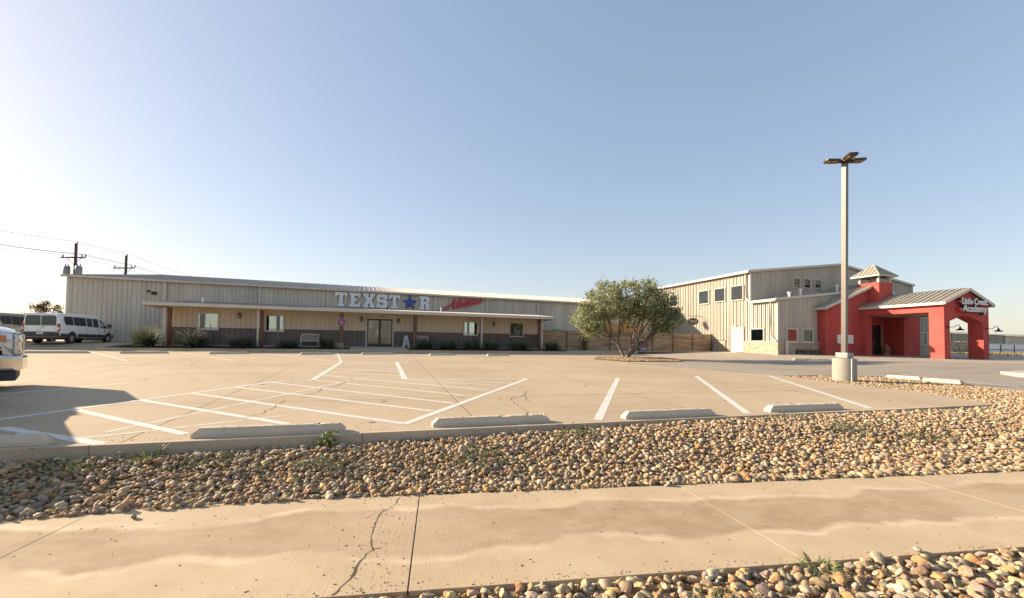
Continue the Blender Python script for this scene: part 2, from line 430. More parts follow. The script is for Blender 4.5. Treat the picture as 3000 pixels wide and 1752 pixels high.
# a rolled kerb lip along the near edge
b = MB()
x = -24.
k = 0
while x < 13.8:
    L = min(3.0, 13.8-x); b.box(x+.006, x+L-.006, 6.545-.012*(k % 2), 6.63, -.30, .004+.0014); x += L; k += 1
kb = b.build('kerb_face', mt_kerb, lot, bevel=.006)
DRV = [(13.2, 21.2), (14.6, 17.2), (15.6, 13.70), (22.28, 13.70), (22.28, 21.9), (18, 22.4)]
b = MB(); b.poly([(x, y, lotz(x, y)+.005) for x, y in DRV], (0, 0, 0), face_only=True)
b.build('driveway', mt_asph, kind='structure')
def drive_mat():
    m, nt, bb = _new('drive_surface'); q = NB(nt); sx = q.n('ShaderNodeSeparateXYZ'); q.link(q.obj(), sx.inputs[0])
    e = q.math('ADD', q.math('MULTIPLY_ADD', sx.outputs[0], .25, -27.6), sx.outputs[1])
    e = q.math('ADD', e, q.math('MULTIPLY', q.noise(q.obj(), .7, 5, .6), .8))
    f = q.noise(q.obj((.2, 1.5, 1)), 1.2, 6, .68); g = q.noise(q.obj(), 38, 4, .75)
    a = q.mix(q.ramp(f, .35, .68), (.275, .235, .185), (.36, .305, .24)); c = q.mix(q.ramp(f, .35, .68), (.35, .29, .22), (.45, .375, .285))
    c = q.mix(q.ramp(e, -.1, .3), a, c)
    c = q.mix(1., c, q.mix(q.ramp(g, .3, .7), (.86, .86, .86), (1.06, 1.06, 1.06)), 'MULTIPLY')
    q.link(c, bb.inputs['Base Color']); bb.inputs['Roughness'].default_value = .82; bb.inputs['Specular IOR Level'].default_value = .3
    q.bump(g, bb, .35, .003); return m
mt_drive = drive_mat()
grid_sheet(np.concatenate([[22.3], np.arange(23, 60, 1.), [62, 66]]), np.concatenate([np.arange(0, 42, 1.5), [43]]),
           lambda x, y: T(x, y)+.004*0).build('driveway', mt_drive, smooth=True, kind='structure')
b = MB(); b.poly([(x, y, lotz(x, y)+.002) for x, y in ((17.2, 0), (22.3, 0), (22.3, 13.68), (17.4, 13.68), (17.4, 13.42), (20.05, 12.95), (19.45, 9.9), (18.6, 8.1), (17.5, 5))], (0, 0, -.25))
b.build('driveway', mt_asph, kind='structure')
grid_sheet(np.concatenate([[-60, -45], np.arange(-34, -15, 2.), np.arange(-15, -11.9, .4)]), np.concatenate([np.arange(33.7, 38, .5), np.arange(38, 61, 2.)]),
           T).build('rear_drive', mt_lot, smooth=True, kind='structure')

# painted lines, joints, cracks (parts of the lot)
def strip(b, p, q, w, dz=.004, z=lotz):
    p = V((*p, 0)); q = V((*q, 0)); d = (q-p).normalized(); n = V((-d.y, d.x, 0))*w/2
    vs = [p+n, p-n, q-n, q+n]; b.add([(v.x, v.y, z(v.x, v.y)+dz) for v in vs], [(0, 1, 2, 3)])
LINES = [((4.93, 13.64), (3.62, 11.66), .13), ((8.14, 13.51), (3.70, 6.76), .15), ((11.67, 13.92), (6.83, 6.76), .14), ((14.92, 13.74), (10.06, 6.76), .14),
  ((4.93, 13.62), (.60, 7.08), .14),                                            # right flank of the hatched nose
  ((-2.30, 13.62), (-4.9, 8.9), .12), ((-4.9, 8.9), (-6.1, 6.7), .12), ((-1.36, 14.04), (-2.3, 13.62), .12),
  ((1.16, 13.9), (4.95, 13.64), .12),
  ((-4.61, 7.95), (-2.92, 6.62), .15), ((-4.52, 9.42), (-2.2, 7.0), .13), ((-4.02, 10.45), (-1.05, 7.45), .13), ((-3.52, 11.44), (.60, 7.12), .13),
  ((-2.92, 12.45), (1.19, 8.14), .11), ((-2.35, 13.5), (1.72, 8.98), .11), ((-1.30, 13.9), (2.17, 10.14), .10), ((-1.2, 15.4), (2.95, 10.97), .11),
  ((1.2, 14.0), (3.45, 11.9), .09), ((2.2, 13.82), (4.1, 12.4), .08),
  ((-.98, 22.1), (-1.37, 14.04), .16), ((1.47, 22.2), (1.17, 13.95), .17),
  ((-1.3, 17.0), (1.2, 15.0), .10), ((-1.22, 18.6), (1.25, 16.6), .10), ((-1.15, 20.1), (1.3, 18.1), .10), ((-1.05, 21.7), (1.35, 19.6), .10), ((-.2, 22.1), (1.42, 21.0), .10),
  ((-8.1, 9.9), (-5.5, 13.91), .11),
  ((-14.25, 30.9), (-9.4, 23.0), .12), ((-10.08, 30.9), (-5.48, 23.05), .12), ((-5.98, 31.0), (-1.1, 22.3), .12), ((-1.69, 32.0), (-1.0, 22.1), .10),
  ((-1.1, 22.3), (5.6, 22.5), .09), ((3.2, 30.8), (7.6, 23.2), .10), ((7.0, 30.7), (11.2, 23.4), .10),
  ((-3.6, 30.8), (2.6, 27.6), .09), ((-3.0, 29.0), (2.5, 26.2), .09), ((-2.6, 27.4), (2.4, 24.8), .09), ((-2.1, 25.8), (2.2, 23.4), .09),
  ((14.3, 17.86), (16.15, 17.55), .35), ((20.83, 10.7), (20.58, 9.05), .13), ((22.4, 27.3), (25.2, 25.6), .12), ((18.6, 30.6), (22.2, 30.0), .12)]
for i, (p, q_, w) in enumerate(LINES):
    b = MB(); strip(b, p, q_, w, .0022+.0002*(i % 5)); b.build('parking_line', mt_paint, lot, recalc=False)
b = MB()     # an older, faded line crossing the hatching
strip(b, (-3.2, 7.35), (.3, 15.2), .10, .0016); strip(b, (-3.3, 7.0), (-1.2, 8.2), .1, .0017)
b.build('faded_line', M('faded_line_paint', (.53, .465, .375), .8, 0, .1, 5), lot, recalc=False)
b = MB(); strip(b, (-.6, 33.6), (2.2, 33.6), .12, .002); b.build('blue_line', mt_bpaint, lot, recalc=False)
b = MB()
for p, q_ in (((-2.75, 6.6), (-2.45, 33)), ((1.7, 6.6), (2.95, 33)), ((6.0, 6.6), (7.4, 33)), ((-7.6, 6.6), (-7.9, 33)), ((11.0, 6.6), (11.9, 33)), ((-40, 10.3), (15, 9.6)), ((-40, 16.6), (15, 16.2)), ((-40, 22.8), (22, 22.6)), ((-40, 28), (22, 27.6))):
    strip(b, p, q_, .017, .0011)
b.build('saw_joint', mt_joint, lot, recalc=False)
def crack(b, pts, w, z=lotz, dz=.0036, step=.12, amp=.05):
    P = []
    for (x0, y0), (x1, y1) in zip(pts, pts[1:]):
        n = max(2, int(math.hypot(x1-x0, y1-y0)/step))
        for k in range(n):
            t = k/n; P.append((x0+(x1-x0)*t+random.uniform(-amp, amp), y0+(y1-y0)*t+random.uniform(-amp, amp)))
    P.append(pts[-1]); vs = []
    for i, (x, y) in enumerate(P):
        x2, y2 = P[min(i+1, len(P)-1)]; x1, y1 = P[max(i-1, 0)]; d = math.hypot(x2-x1, y2-y1) or 1
        ww = w*random.uniform(.35, 1.3); nx, ny = -(y2-y1)/d*ww/2, (x2-x1)/d*ww/2
        vs += [(x+nx, y+ny, z(x+nx, y+ny)+dz), (x-nx, y-ny, z(x-nx, y-ny)+dz)]
    b.add(vs, [(2*i, 2*i+1, 2*i+3, 2*i+2) for i in range(len(P)-1)])
b = MB()
for pts in (((4.1, 10.7), (3.81, 10.63), (3.72, 10.25), (3.52, 9.91), (3.12, 9.52), (2.96, 9.08), (2.91, 8.4), (2.72, 7.2)), ((3.5, 9.9), (3.3, 9.0)), ((-.3, 14.4), (-.56, 12.85), (-.75, 12.1)),
            ((-1.02, 11.92), (-.92, 11.24), (-1.3, 10.6)), ((-1.48, 10.1), (-1.55, 8.75), (-1.75, 8.0)), ((1.1, 19.2), (.3, 16.2)), ((4.2, 9.9), (5.5, 9.72), (6.6, 9.75)), ((4.6, 12.3), (5.6, 12.6)), ((9, 9.4), (10.5, 9.7)), ((-7, 24), (-6.2, 20), (-5.2, 18.3)), ((2.2, 26), (2.5, 30.5))):
    crack(b, pts, .016)
b.build('crack', mt_crackl, lot, recalc=False)
b = MB()
for (x, y) in [(RNG.uniform(-7, 14), RNG.uniform(7, 26)) for _ in range(70)]:
    r = RNG.uniform(.012, .05); a = RNG.uniform(0, 6, 7)
    b.add([(x+r*1.5*math.cos(k*.9)*RNG.uniform(.6, 1.2), y+r*math.sin(k*.9)*RNG.uniform(.6, 1.2), lotz(x, y)+.0041) for k in range(7)], [tuple(range(7))])
b.build('spall_mark', mt_crackl, lot, recalc=False)

# path of concrete panels
b = MB(); cuts = [-12.2, -8.6, -5.6, -2.60, .30, 3.17, 6.17, 9.2, 12.2, 15.4]
for a, c in zip(cuts, cuts[1:]):
    b.box(a+(.0055 if a == .30 else .003), c-(.0055 if c == .30 else .003), 0, SWW, -.12, 0)
sw = b.build('sidewalk', mt_path, bevel=.0025, kind='structure')
sw.location = SW0; sw.rotation_euler = (0, 0, math.atan2(SWU.y, SWU.x))
b = MB(); b.box(-12.2, 15.4, .02, SWW-.02, -.14, -.0035); b.build('joint_fill', mt_crack, sw)
b = MB(); crack(b, ((.10, 1.85), (.08, 1.62), (-.05, 1.36), (-.04, .80), (.0, .62), (-.04, .55)), .011, lambda x, y: 0, .0012, .05, .009)
crack(b, ((-.04, .56), (-.07, .40), (-.085, .2), (-.16, .01)), .019, lambda x, y: 0, .0012, .045, .009)
crack(b, ((-.01, .64), (.06, .65)), .01, lambda x, y: 0, .0014, .03, .004)
b.build('crack', mt_crack, sw, recalc=False)
b = MB()
for _ in range(60):
    x = RNG.uniform(-3, 6); y = RNG.uniform(.05, 1.8); r = RNG.uniform(.004, .011)
    b.add([(x+r*1.4*math.cos(k)*RNG.uniform(.6, 1.2), y+r*math.sin(k)*RNG.uniform(.6, 1.2), .0016) for k in range(6)], [tuple(range(6))])
b.build('grit_speck', mt_crack, sw, recalc=False)

# ------------------------------------------------------------------ river rock
def ico(sub):
    bm = bmesh.new(); bmesh.ops.create_icosphere(bm, subdivisions=sub, radius=1)
    vs = np.array([v.co[:] for v in bm.verts]); fs = [[v.index for v in f.verts] for f in bm.faces]; bm.free(); return vs, fs
ICO = {1: ico(1), 2: ico(2), 3: ico(3)}
PAL = np.array([(.42, .29, .165), (.36, .25, .145), (.47, .355, .22), (.30, .21, .13), (.44, .25, .10), (.27, .215, .16), (.50, .40, .27), (.37, .22, .12), (.33, .27, .20), (.46, .31, .15), (.41, .30, .18)])
def rocks(name, pts, size, lod, kind='stuff', zoff=.3, flat=(.36, .64), tilt=.36, facet=((.16, .62), (.12, .62), (.09, .62))):
    n = len(pts); S, F = ICO[lod]; nv = len(S)
    a = size*np.exp(np.clip(RNG.normal(0, .33, n), -.7, .62)); bb = a*RNG.uniform(.55, .9, n); c = a*RNG.uniform(*flat, n)
    vs = np.repeat(S[None], n, 0)
    # lumpy and slightly faceted
    for amp, th in facet:
        d = RNG.normal(size=(n, 1, 3)); d /= np.linalg.norm(d, axis=2, keepdims=True)
        dot = (vs*d).sum(2); vs = vs-(np.clip(dot-th, 0, 1)*amp*4.2)[..., None]*d
    vs = vs*(1+RNG.normal(0, .03, (n, nv, 1)))*np.stack([a, bb, c], 1)[:, None, :]
    yaw = RNG.uniform(0, 2*np.pi, n); p = RNG.normal(0, tilt, n); r = RNG.normal(0, tilt, n)
    def rot(v, ang, i, j):
        o = v.copy(); cs, sn = np.cos(ang)[:, None], np.sin(ang)[:, None]
        o[..., i] = v[..., i]*cs-v[..., j]*sn; o[..., j] = v[..., i]*sn+v[..., j]*cs; return o
    vs = rot(rot(rot(vs, p, 0, 2), r, 1, 2), yaw, 0, 1)
    ctr = np.array(pts, float); ctr[:, 2] += c*zoff
    vs = vs+ctr[:, None, :]
    t = (PAL[RNG.integers(0, len(PAL), n)]*.93+np.array([.028, .022, .014]))*RNG.uniform(.72, 1.28, (n, 1))*RNG.uniform(.93, 1.07, (n, 3))
    return merged(name, mt_rock, vs, F, n, t, kind=kind)
def scatter(poly, cell, jit=.5, keep=1.):
    P = np.array(poly); x0, y0 = P.min(0); x1, y1 = P.max(0)
    X, Y = np.meshgrid(np.arange(x0, x1, cell), np.arange(y0, y1, cell))
    X = X.ravel()+RNG.uniform(-jit, jit, X.size)*cell; Y = Y.ravel()+RNG.uniform(-jit, jit, Y.size)*cell
    k = pip(poly, X, Y) & (RNG.random(X.size) < keep); return X[k], Y[k]
def vis(x, y, m=.4): return (x < 2.32*y+m) & (x > -.62*y-m)
def swp(u, v): p = SW0+SWU*u+SWN*v; return (p.x, p.y)
BED = [swp(-6, SWW-.34), swp(-3.4, SWW-.30), swp(-2.2, SWW-.14), swp(-.6, SWW+.0), swp(3, SWW+.01), swp(16, SWW+.03), (20.5, 3), (19.2, 8.1), (19.4, 9.9), (20.05, 12.85), (17.4, 13.36), (15.6, 13.6), (15.08, 10.7), (15.17, 8.7), (13.92, 6.50), (-6, 6.50)]
def bed(name, cell, size, keep, lod, ymin, ymax, zo, lift=0.):
    x, y = scatter(BED, cell, .6, keep); k = vis(x, y) & (y >= ymin) & (y < ymax); x, y = x[k], y[k]
    dd = (x-SW0.x)*SWN.x+(y-SW0.y)*SWN.y
    z = np.where((dd > 0) & (dd < SWW), SW0.z, groundz(x, y))+RNG.uniform(0, .018, x.size)+lift
    return np.stack([x, y, z], 1), size, lod, zo
p1 = bed('', .043, .028, 1., 2, 0, 4.6, .3); p2 = bed('', .045, .029, 1., 1, 4.6, 8, .3); p3 = bed('', .075, .036, .8, 1, 4.6, 40, .3, .018); p4 = bed('', .07, .035, .8, 2, 0, 4.6, .3, .018); p5 = bed('', .062, .036, 1., 1, 8, 40, .3)
rk = [rocks('river_rock_bed', p[0], p[1], p[2], zoff=p[3]) for p in (p1, p2, p3, p4, p5)]
for o in rk: o['label'] = 'bed of tan river rock between the lot kerb and the path'
# foreground bed, larger cobbles on bare soil
FG = [swp(-6, -.03), swp(9, -.03), swp(9, -2.4), swp(-6, -2.4)]
x, y = scatter(FG, .057, .6, .95); k = vis(x, y, .6); x, y = x[k], y[k]
rocks('cobble_bed', np.stack([x, y, groundz(x, y)+RNG.uniform(0, .02, x.size)], 1), .037, 3, zoff=.22, flat=(.42, .8), facet=((.2, .5), (.2, .55), (.2, .6), (.2, .5), (.18, .62), (.2, .6)))['label'] = 'larger cobbles on bare soil in front of the path'
x, y = scatter(FG, .045, .6, .8); k = vis(x, y, .6); x, y = x[k], y[k]
rocks('pebble_bed', np.stack([x, y, groundz(x, y)+.002], 1), .014, 1)['label'] = 'small pebbles among the cobbles in front of the path'
# grit swept to the edges of the path, onto the crack and along the lot kerb
u = RNG.uniform(-4, 9, 900); v = np.where(RNG.random(900) < .6, np.abs(RNG.normal(0, .05, 900))+.01, SWW-.02-np.abs(RNG.normal(0, .08, 900)))
u2 = RNG.normal(.06, .16, 160); v2 = RNG.uniform(.02, 1.8, 160); u3 = RNG.uniform(-4, 9, 260); v3 = RNG.uniform(.05, 1.8, 260)
u = np.concatenate([u, u2, u3]); v = np.concatenate([v, v2, v3]); P = np.array(SW0)[None]+u[:, None]*np.array(SWU)+v[:, None]*np.array(SWN)
k = vis(P[:, 0], P[:, 1]); rocks('path_grit', P[k]+np.array([0, 0, .001]), .0052, 1)['label'] = 'grit and tiny chips swept along the path edges'
x = RNG.uniform(-6, 13, 500); y = 6.66+np.abs(RNG.normal(0, .35, 500)); rocks('lot_grit', np.stack([x, y, lotz(x, y)+.002], 1), .006, 1)['label'] = 'grit collected on the paving along the near kerb'
# tree island
TI = [(13.5, 25.2), (14.1, 22.5), (17.5, 22.4), (18.8, 23.4), (19.2, 25.8), (17.8, 27.6), (15, 27.4)]
x, y = scatter(TI, .06, .6, 1.); rocks('island_rock', np.stack([x, y, lotz(x, y)+.02+RNG.uniform(0, .05, x.size)], 1), .04, 1)['label'] = 'round island of river rock under the tree'
b = MB(); b.poly([(x, y, lotz(x, y)+.012) for x, y in TI], (0, 0, 0), face_only=True); b.build('island_soil', mt_soil, kind='structure')
# single stones that rolled onto the path
for (u, v, s, lab) in ((-2.62, 1.86, .075, 'flat brown stone lying on the path beside its far left joint'), (-2.15, 1.52, .042, 'small square brown stone alone in the middle of the path'), (1.05, 1.88, .05, 'rounded tan stone fallen on the far edge of the path left of its fellow'),
                       (.72, 1.92, .02, 'little pale chip on the far edge of the path'), (3.05, 1.86, .036, 'tiny orange stone on the path at the upper end of a joint'), (4.17, .03, .055, 'smooth white stone resting on the near edge of the path')):
    p = SW0+SWU*u+SWN*v; o = rocks('stone', np.array([(0., 0., 0.)]), s, 3, kind=None, zoff=0.); o.location = (p.x, p.y, p.z+s*.42)
    tag(o, lab, 'stone', 'loose stones on the path')
    if 'white' in lab:
        o.data.attributes['tint'].data.foreach_set('color', np.tile([.50, .43, .34, 1], len(o.data.vertices)).astype(np.float32))
x, y = RNG.uniform(-2.0, 3.2, 1), RNG.uniform(5, 6, 1)

# ------------------------------------------------------------------ plants
LEAFV = np.array([(-.5, 0, 0), (0, .5, .08), (.5, 0, 0), (0, -.5, .08)]); LEAFF = [(0, 1, 2, 3)]
def leaves(name, ctr, L, W, cols, parent=None, flatness=.0, **kw):
    n = len(ctr); q = RNG.normal(size=(n, 4)); q /= np.linalg.norm(q, axis=1, keepdims=True); w, x, y, z = q.T
    R = np.stack([np.stack([1-2*(y*y+z*z), 2*(x*y-w*z), 2*(x*z+w*y)], 1), np.stack([2*(x*y+w*z), 1-2*(x*x+z*z), 2*(y*z-w*x)], 1), np.stack([2*(x*z-w*y), 2*(y*z+w*x), 1-2*(x*x+y*y)], 1)], 1)
    s = RNG.uniform(.7, 1.3, (n, 1, 1)); vs = (LEAFV*np.array([L, W, W]))[None]*s
    vs = np.einsum('nij,nkj->nki', R, vs); vs[..., 2] *= (1-flatness); vs = vs+ctr[:, None, :]
    t = np.asarray(cols)[RNG.integers(0, len(cols), n)]*RNG.uniform(.75, 1.25, (n, 1))
    o = merged(name, mt_leaf, vs, LEAFF, n, t, smooth=False, **kw)
    if parent is not None: o.parent = parent
    return o
GREENS = [(.28, .32, .14), (.37, .39, .20), (.20, .235, .10), (.50, .49, .31), (.12, .15, .06)]
# multi-stemmed tree on the rock island
tx, ty = 16.75, 26.7; tr = thing('tree', 'broad multi-stemmed tree with pink blossoms on the rock island in the lot', 'tree', (tx, ty, .45))
rtd = V((.952, -.308, 0)); fwd = V((.308, .952, 0)); b = MB()
lobes = [(-2.45, 2.75, 1.25, .85), (-1.75, 3.5, 1.25, .9), (-1.25, 4.35, 1.15, .95), (-.2, 4.35, 1.15, .95), (-.2, 3.3, 1.3, .8), (1.15, 3.45, 1.35, .85), (1.6, 4.45, .95, .9), (2.1, 3.7, .95, .8), (2.65, 2.65, 1.0, .75), (2.2, 2.5, .95, .7), (-2.9, 2.3, .75, .65), (.5, 3.1, 1.1, .9), (3.0, 2.75, .6, .55), (-2.55, 1.85, .75, .55), (2.1, 2.0, .7, .5)]
ends = []
for i, (dx, dz, r, rz) in enumerate(lobes):
    ends.append((rtd*dx+fwd*random.uniform(-1.2, 1.2)+V((0, 0, dz)), r, rz))
stems = [(V((-.25, 0, 0)), (0, 1, 2, 13)), (V((-.15, .2, 0)), (3, 4, 10)), (V((.15, 0, 0)), (5, 11, 6)), (V((.22, .1, 0)), (8, 9, 12, 14)), (V((.1, -.15, 0)), (7, 6))]
for s0, ids in stems:
    mid = sum((ends[i][0] for i in ids), V((0, 0, 0)))/len(ids)
    fork = s0+(mid-s0)*.42; fork.z = min(fork.z, 1.6); kn = s0.lerp(fork, .5)+V((random.uniform(-.1, .1), random.uniform(-.1, .1), .1))
    b.tube([s0+V((0, 0, -.1)), s0+V((0, 0, .15)), kn, fork], [.12, .10, .085, .07], 8)
    for i in ids:
        e = ends[i][0]; m1 = fork.lerp(e, .5)+V((random.uniform(-.15, .15), random.uniform(-.15, .15), random.uniform(-.05, .2)))
        b.tube([fork, m1, e+V((0, 0, .3*ends[i][2]))], [.06, .04, .012], 6)
        for _ in range(5):
            t = random.uniform(.3, .95); p0 = fork.lerp(e, t); b.tube([p0, p0+V((random.uniform(-.6, .6), random.uniform(-.6, .6), random.uniform(.1, .6)))], [.02, .006], 5)
b.build('trunk', mt_bark, tr, smooth=True)
cl = []
for e, r, rz in ends:
    n = int(64*r*r); d = RNG.normal(size=(n, 3)); d /= np.linalg.norm(d, axis=1, keepdims=True); d *= RNG.uniform(.35, 1.05, (n, 1))**.6
    cl.append(np.array(e)[None]+d*np.array([r, r, rz*.95]))
for _ in range(34):                                   # shoots that break the outline
    e, r, rz = random.choice(ends); d = RNG.normal(size=3); d /= np.linalg.norm(d); d[2] = abs(d[2])*.9-.1
    tip = np.array(e)+d*np.array([r, r, rz])*RNG.uniform(.95, 1.25); cl.append(tip[None]+RNG.normal(0, .10, (6, 3)))
cl = np.concatenate(cl); cl = cl[cl[:, 2] > 1.15]; N = 25
sp = RNG.normal(0, .13, (len(cl), N, 3))*RNG.uniform(.6, 1.5, (len(cl), 1, 1)); lv = (cl[:, None]+sp).reshape(-1, 3)
leaves('crown', lv, .16, .062, GREENS, tr)
k = RNG.choice(len(cl), 70, False); k = [i for i in k if cl[i, 2] > 2.4]
fl = (cl[k][:, None]+RNG.normal(0, .05, (len(k), 9, 3))+np.array([0, 0, .16])).reshape(-1, 3)
leaves('blossom', fl, .075, .06, [(.50, .10, .12), (.42, .07, .12), (.55, .22, .20)], tr)
# small bare tree behind the vans
t2 = thing('tree', 'sparse brownish tree showing over the roof of the white van', 'tree', (-31.6, 60, .9)); b = MB(); tips = []
for i in range(26):
    a = random.uniform(0, 6.28); r = random.uniform(.2, 1.55); h = random.uniform(2.6, 4.3)-r*.5
    e = V((r*math.cos(a), r*math.sin(a), h)); b.tube([(0, 0, 1.2), e*.6+V((0, 0, .6)), e], [.05, .03, .008], 5); tips.append(e)
b.tube([(0, 0, -.2), (0, 0, 1.3)], [.12, .08], 8); b.build('trunk', mt_bark, t2, smooth=True)
cc = np.array([t[:] for t in tips]); leaves('crown', (cc[:, None]+RNG.normal(0, .17, (len(cc), 95, 3))).reshape(-1, 3), .15, .09, [(.09, .055, .025), (.07, .05, .025), (.11, .065, .03)], t2)

def blades(n, R, H, w, seg=4, droop=1.):
    """arching strap leaves from one crown: verts (n, 2*(seg+1), 3)"""
    az = RNG.uniform(0, 2*np.pi, n); el = np.arcsin(RNG.uniform(.05, .97, n)); L = RNG.uniform(.75, 1.1, n)
    t = np.linspace(0, 1, seg+1)[None, :]
    hor = (np.cos(el)*L)[:, None]*t*R*1.05+.08; ver = (np.sin(el)*L)[:, None]*t*H*1.15-droop*.32*H*t**2.3
    ver = np.maximum(ver, -.02)
    x = hor*np.cos(az)[:, None]; y = hor*np.sin(az)[:, None]
    ww = w*(1-.95*t**2.2)*RNG.uniform(.7, 1.2, n)[:, None]/2
    px = -np.sin(az)[:, None]*ww; py = np.cos(az)[:, None]*ww
    return np.concatenate([np.stack([x+px, y+py, ver], -1), np.stack([x-px, y-py, ver], -1)], 1)
BL = [(i, i+1, i+6, i+5) for i in range(4)]
YCOL = [(.15, .17, .11), (.11, .135, .085), (.20, .215, .14), (.27, .265, .185), (.08, .10, .065)]
PL = [(-13.3, 35.0, .86, 1.15, 1.35, 'largest grey-green spiky shrub left of the first porch post'), (-10.8, 35.0, .86, 1.2, 1.15, 'spiky shrub with one red flower stalk under the left porch window'), (-7.95, 34.9, .85, 1.05, .92, 'spiky shrub at the foot of the second porch post'), (-5.05, 35.0, .84, .9, .62, 'low spiky shrub left of the slatted bench'),
      (-2.55, 34.9, .84, .62, .85, 'narrow spiky shrub between bench and round sign post'), (4.3, 34.9, .83, .95, .9, 'spiky shrub in front of the half-hidden bench'), (6.15, 34.9, .8, .9, .88, 'spiky shrub between the bench and the third porch window'), (8.0, 34.9, .79, .88, .95, 'spiky shrub below the third porch window'),
      (9.6, 34.9, .78, .85, .97, 'spiky shrub just right of the white downspout'), (11.95, 34.9, .77, 1.05, .95, 'wide spiky shrub under the dark right porch window'), (14.75, 34.8, .8, .78, .92, 'rounded spiky shrub outside the last porch post')]
for i, (x, y, z, R, H, lab) in enumerate(PL):
    t = thing('yucca', lab, 'shrub', (x, y, z-.04), random.uniform(0, 6), 'spiky shrubs along the porch bed')
    n = 950; vs = blades(n, R*1.36, H*1.3, .05); cols = np.array(YCOL)[RNG.integers(0, 5, n)]*RNG.uniform(.8, 1.25, (n, 1))
    merged('leaves', mt_leaf, vs, BL, n, cols, smooth=False).parent = t
    if i < 3:       # dry seed stalks
        b = MB()
        for _ in range(26 if i < 2 else 9):
            a = random.uniform(0, 6.28); r = random.uniform(.3, 1.0)*R; h = random.uniform(.7, 1.12)*H
            b.tube([(0, 0, .1), (r*.5*math.cos(a), r*.5*math.sin(a), h*.75), (r*math.cos(a), r*math.sin(a), h)], [.009, .008, .005], 4)
            for _ in range(4):
                s = random.uniform(.55, 1); px, py, pz = r*s*math.cos(a), r*s*math.sin(a), h*(.55+.45*s); b.lathe((px, py, pz), [(.004, -.03), (.025, 0), (.004, .03)], 5)
        b.build('seed_stalk', M('dry_stalk%d' % i, (.42, .36, .25), .8), t)
    if i == 1:
        b = MB(); b.tube([(-.1, 0, .2), (-.25, 0, 1.1), (-.42, 0, 1.75)], [.012, .01, .006], 5)
        for k in range(14): s = random.uniform(.45, 1); b.lathe((-.1-.32*s+random.uniform(-.03, .03), random.uniform(-.04, .04), .2+1.55*s), [(.004, -.03), (.022, 0), (.004, .03)], 5)
        b.build('flower_stalk', M('coral_flower', (.62, .11, .05), .6), t)
# weeds in the gravel
WD = [(-2.95, 6.15, .55, .10, 0, 'dark green weed patch in the shade of the kerb at the left'), (-2.35, 6.38, .20, .15, 1, 'tuft of arching bright green grass growing over the kerb'), (-.45, 6.42, .12, .16, 2, 'upright leafy green weed against the kerb below a wheel stop'), (-.42, 5.75, .38, .09, 3, 'low pale green weed mat left of the light boulder'),
      (1.35, 5.55, .55, .12, 3, 'wide grey-green weed mat around the light boulder'), (3.0, 6.2, .42, .11, 0, 'green weed patch below the middle wheel stop'), (7.1, 6.15, 1.1, .12, 0, 'long green weed strip along the kerb at the right'), (8.6, 4.9, .5, .09, 0, 'thin green weed streak far right in the rock bed'),
      (7.6, 5.5, .6, .10, 3, 'sparse weed patch in the right half of the rock bed'), (2.05, 2.2, .30, .09, 3, 'grey-green creeping weed among the near cobbles'), (3.15, 2.48, .10, .09, 1, 'small grey grass tuft at the near edge of the path'), (-1.7, 6.1, .45, .07, 0, 'thin green sprigs left of the kerb tuft')]
for (x, y, R, H, kd, lab) in WD:
    z = float(groundz(x, y)); t = thing('weed', lab, 'weed', (x, y, z+.03), 0, 'weeds in the gravel')
    if kd == 1:
        n = 46; merged('leaves', mt_leaf, blades(n, R, H*1.5, .012), BL, n, np.array([(.17, .24, .06), (.12, .18, .05), (.24, .27, .11)])[RNG.integers(0, 3, n)], smooth=False).parent = t
    else:
        m = {0: 17, 2: 7, 3: 26}[kd]; c = RNG.normal(0, .42, (m, 3))*np.array([R, R*.6, 0]); c[:, 2] = RNG.uniform(.02, H, m)
        if kd == 2: c = np.stack([RNG.normal(0, .05, m), RNG.normal(0, .05, m), np.linspace(.02, H, m)], 1)
        pts = (c[:, None]+RNG.normal(0, 1, (m, 22, 3))*np.array([.045, .045, .02])).reshape(-1, 3); pts[:, 2] = np.maximum(pts[:, 2], .0)
        leaves('leaves', pts, .03 if kd != 2 else .05, .014 if kd != 2 else .03, {0: [(.12, .145, .06), (.15, .175, .075), (.09, .11, .045)], 2: [(.12, .17, .045), (.16, .20, .06)], 3: [(.17, .18, .095), (.13, .15, .075), (.21, .21, .12)]}[kd], t)
o = rocks('stone', np.array([(0., 0., 0.)]), .075, 3, kind=None, zoff=0.); o.location = (1.25, 5.85, -.17); tag(o, 'pale upright boulder standing among weeds in the rock bed', 'stone')
o.data.attributes['tint'].data.foreach_set('color', np.tile([.42, .37, .29, 1], len(o.data.vertices)).astype(np.float32)); o.rotation_euler = (1.2, .3, .4)

# ------------------------------------------------------------------ wheel stops
def make_stop(L):
    h = L/2; pr = [(-.085, 0), (-.085, .05), (-.052, .125), (.052, .125), (.085, .05), (.085, 0)]; ns = 26; vs = []
    for k in range(ns+1):
        t = -1+2*k/ns; e = max(0, (abs(t)-.9)/.1)
        for y, z in pr:
            j = .0035 if z > .02 else 0
            chip = random.uniform(.006, .022) if (z > .1 and random.random() < .10) else 0
            vs.append((t*h-(math.copysign(.085*e, t) if z > .1 else 0)+random.uniform(-j, j), (y+random.uniform(-j, j))*(1-chip*4), z-chip*.8+random.uniform(-j, j)*.6))
    b = MB(); b.add(vs, [tuple(range(6))[::-1], tuple(range(6*ns, 6*ns+6))]+[(6*i+k, 6*i+(k+1) % 6, 6*i+(k+1) % 6+6, 6*i+k+6) for i in range(ns) for k in range(6)])
    o = b.build('wheel_stop', mt_stop, bevel=.006)
    for x in (-h*.62, h*.62): MB().lathe((x, 0, .117), [(.016, 0), (.016, .0105)], 10).build('rebar_pin', mt_crack, o)
    return o
used = []; STP = None
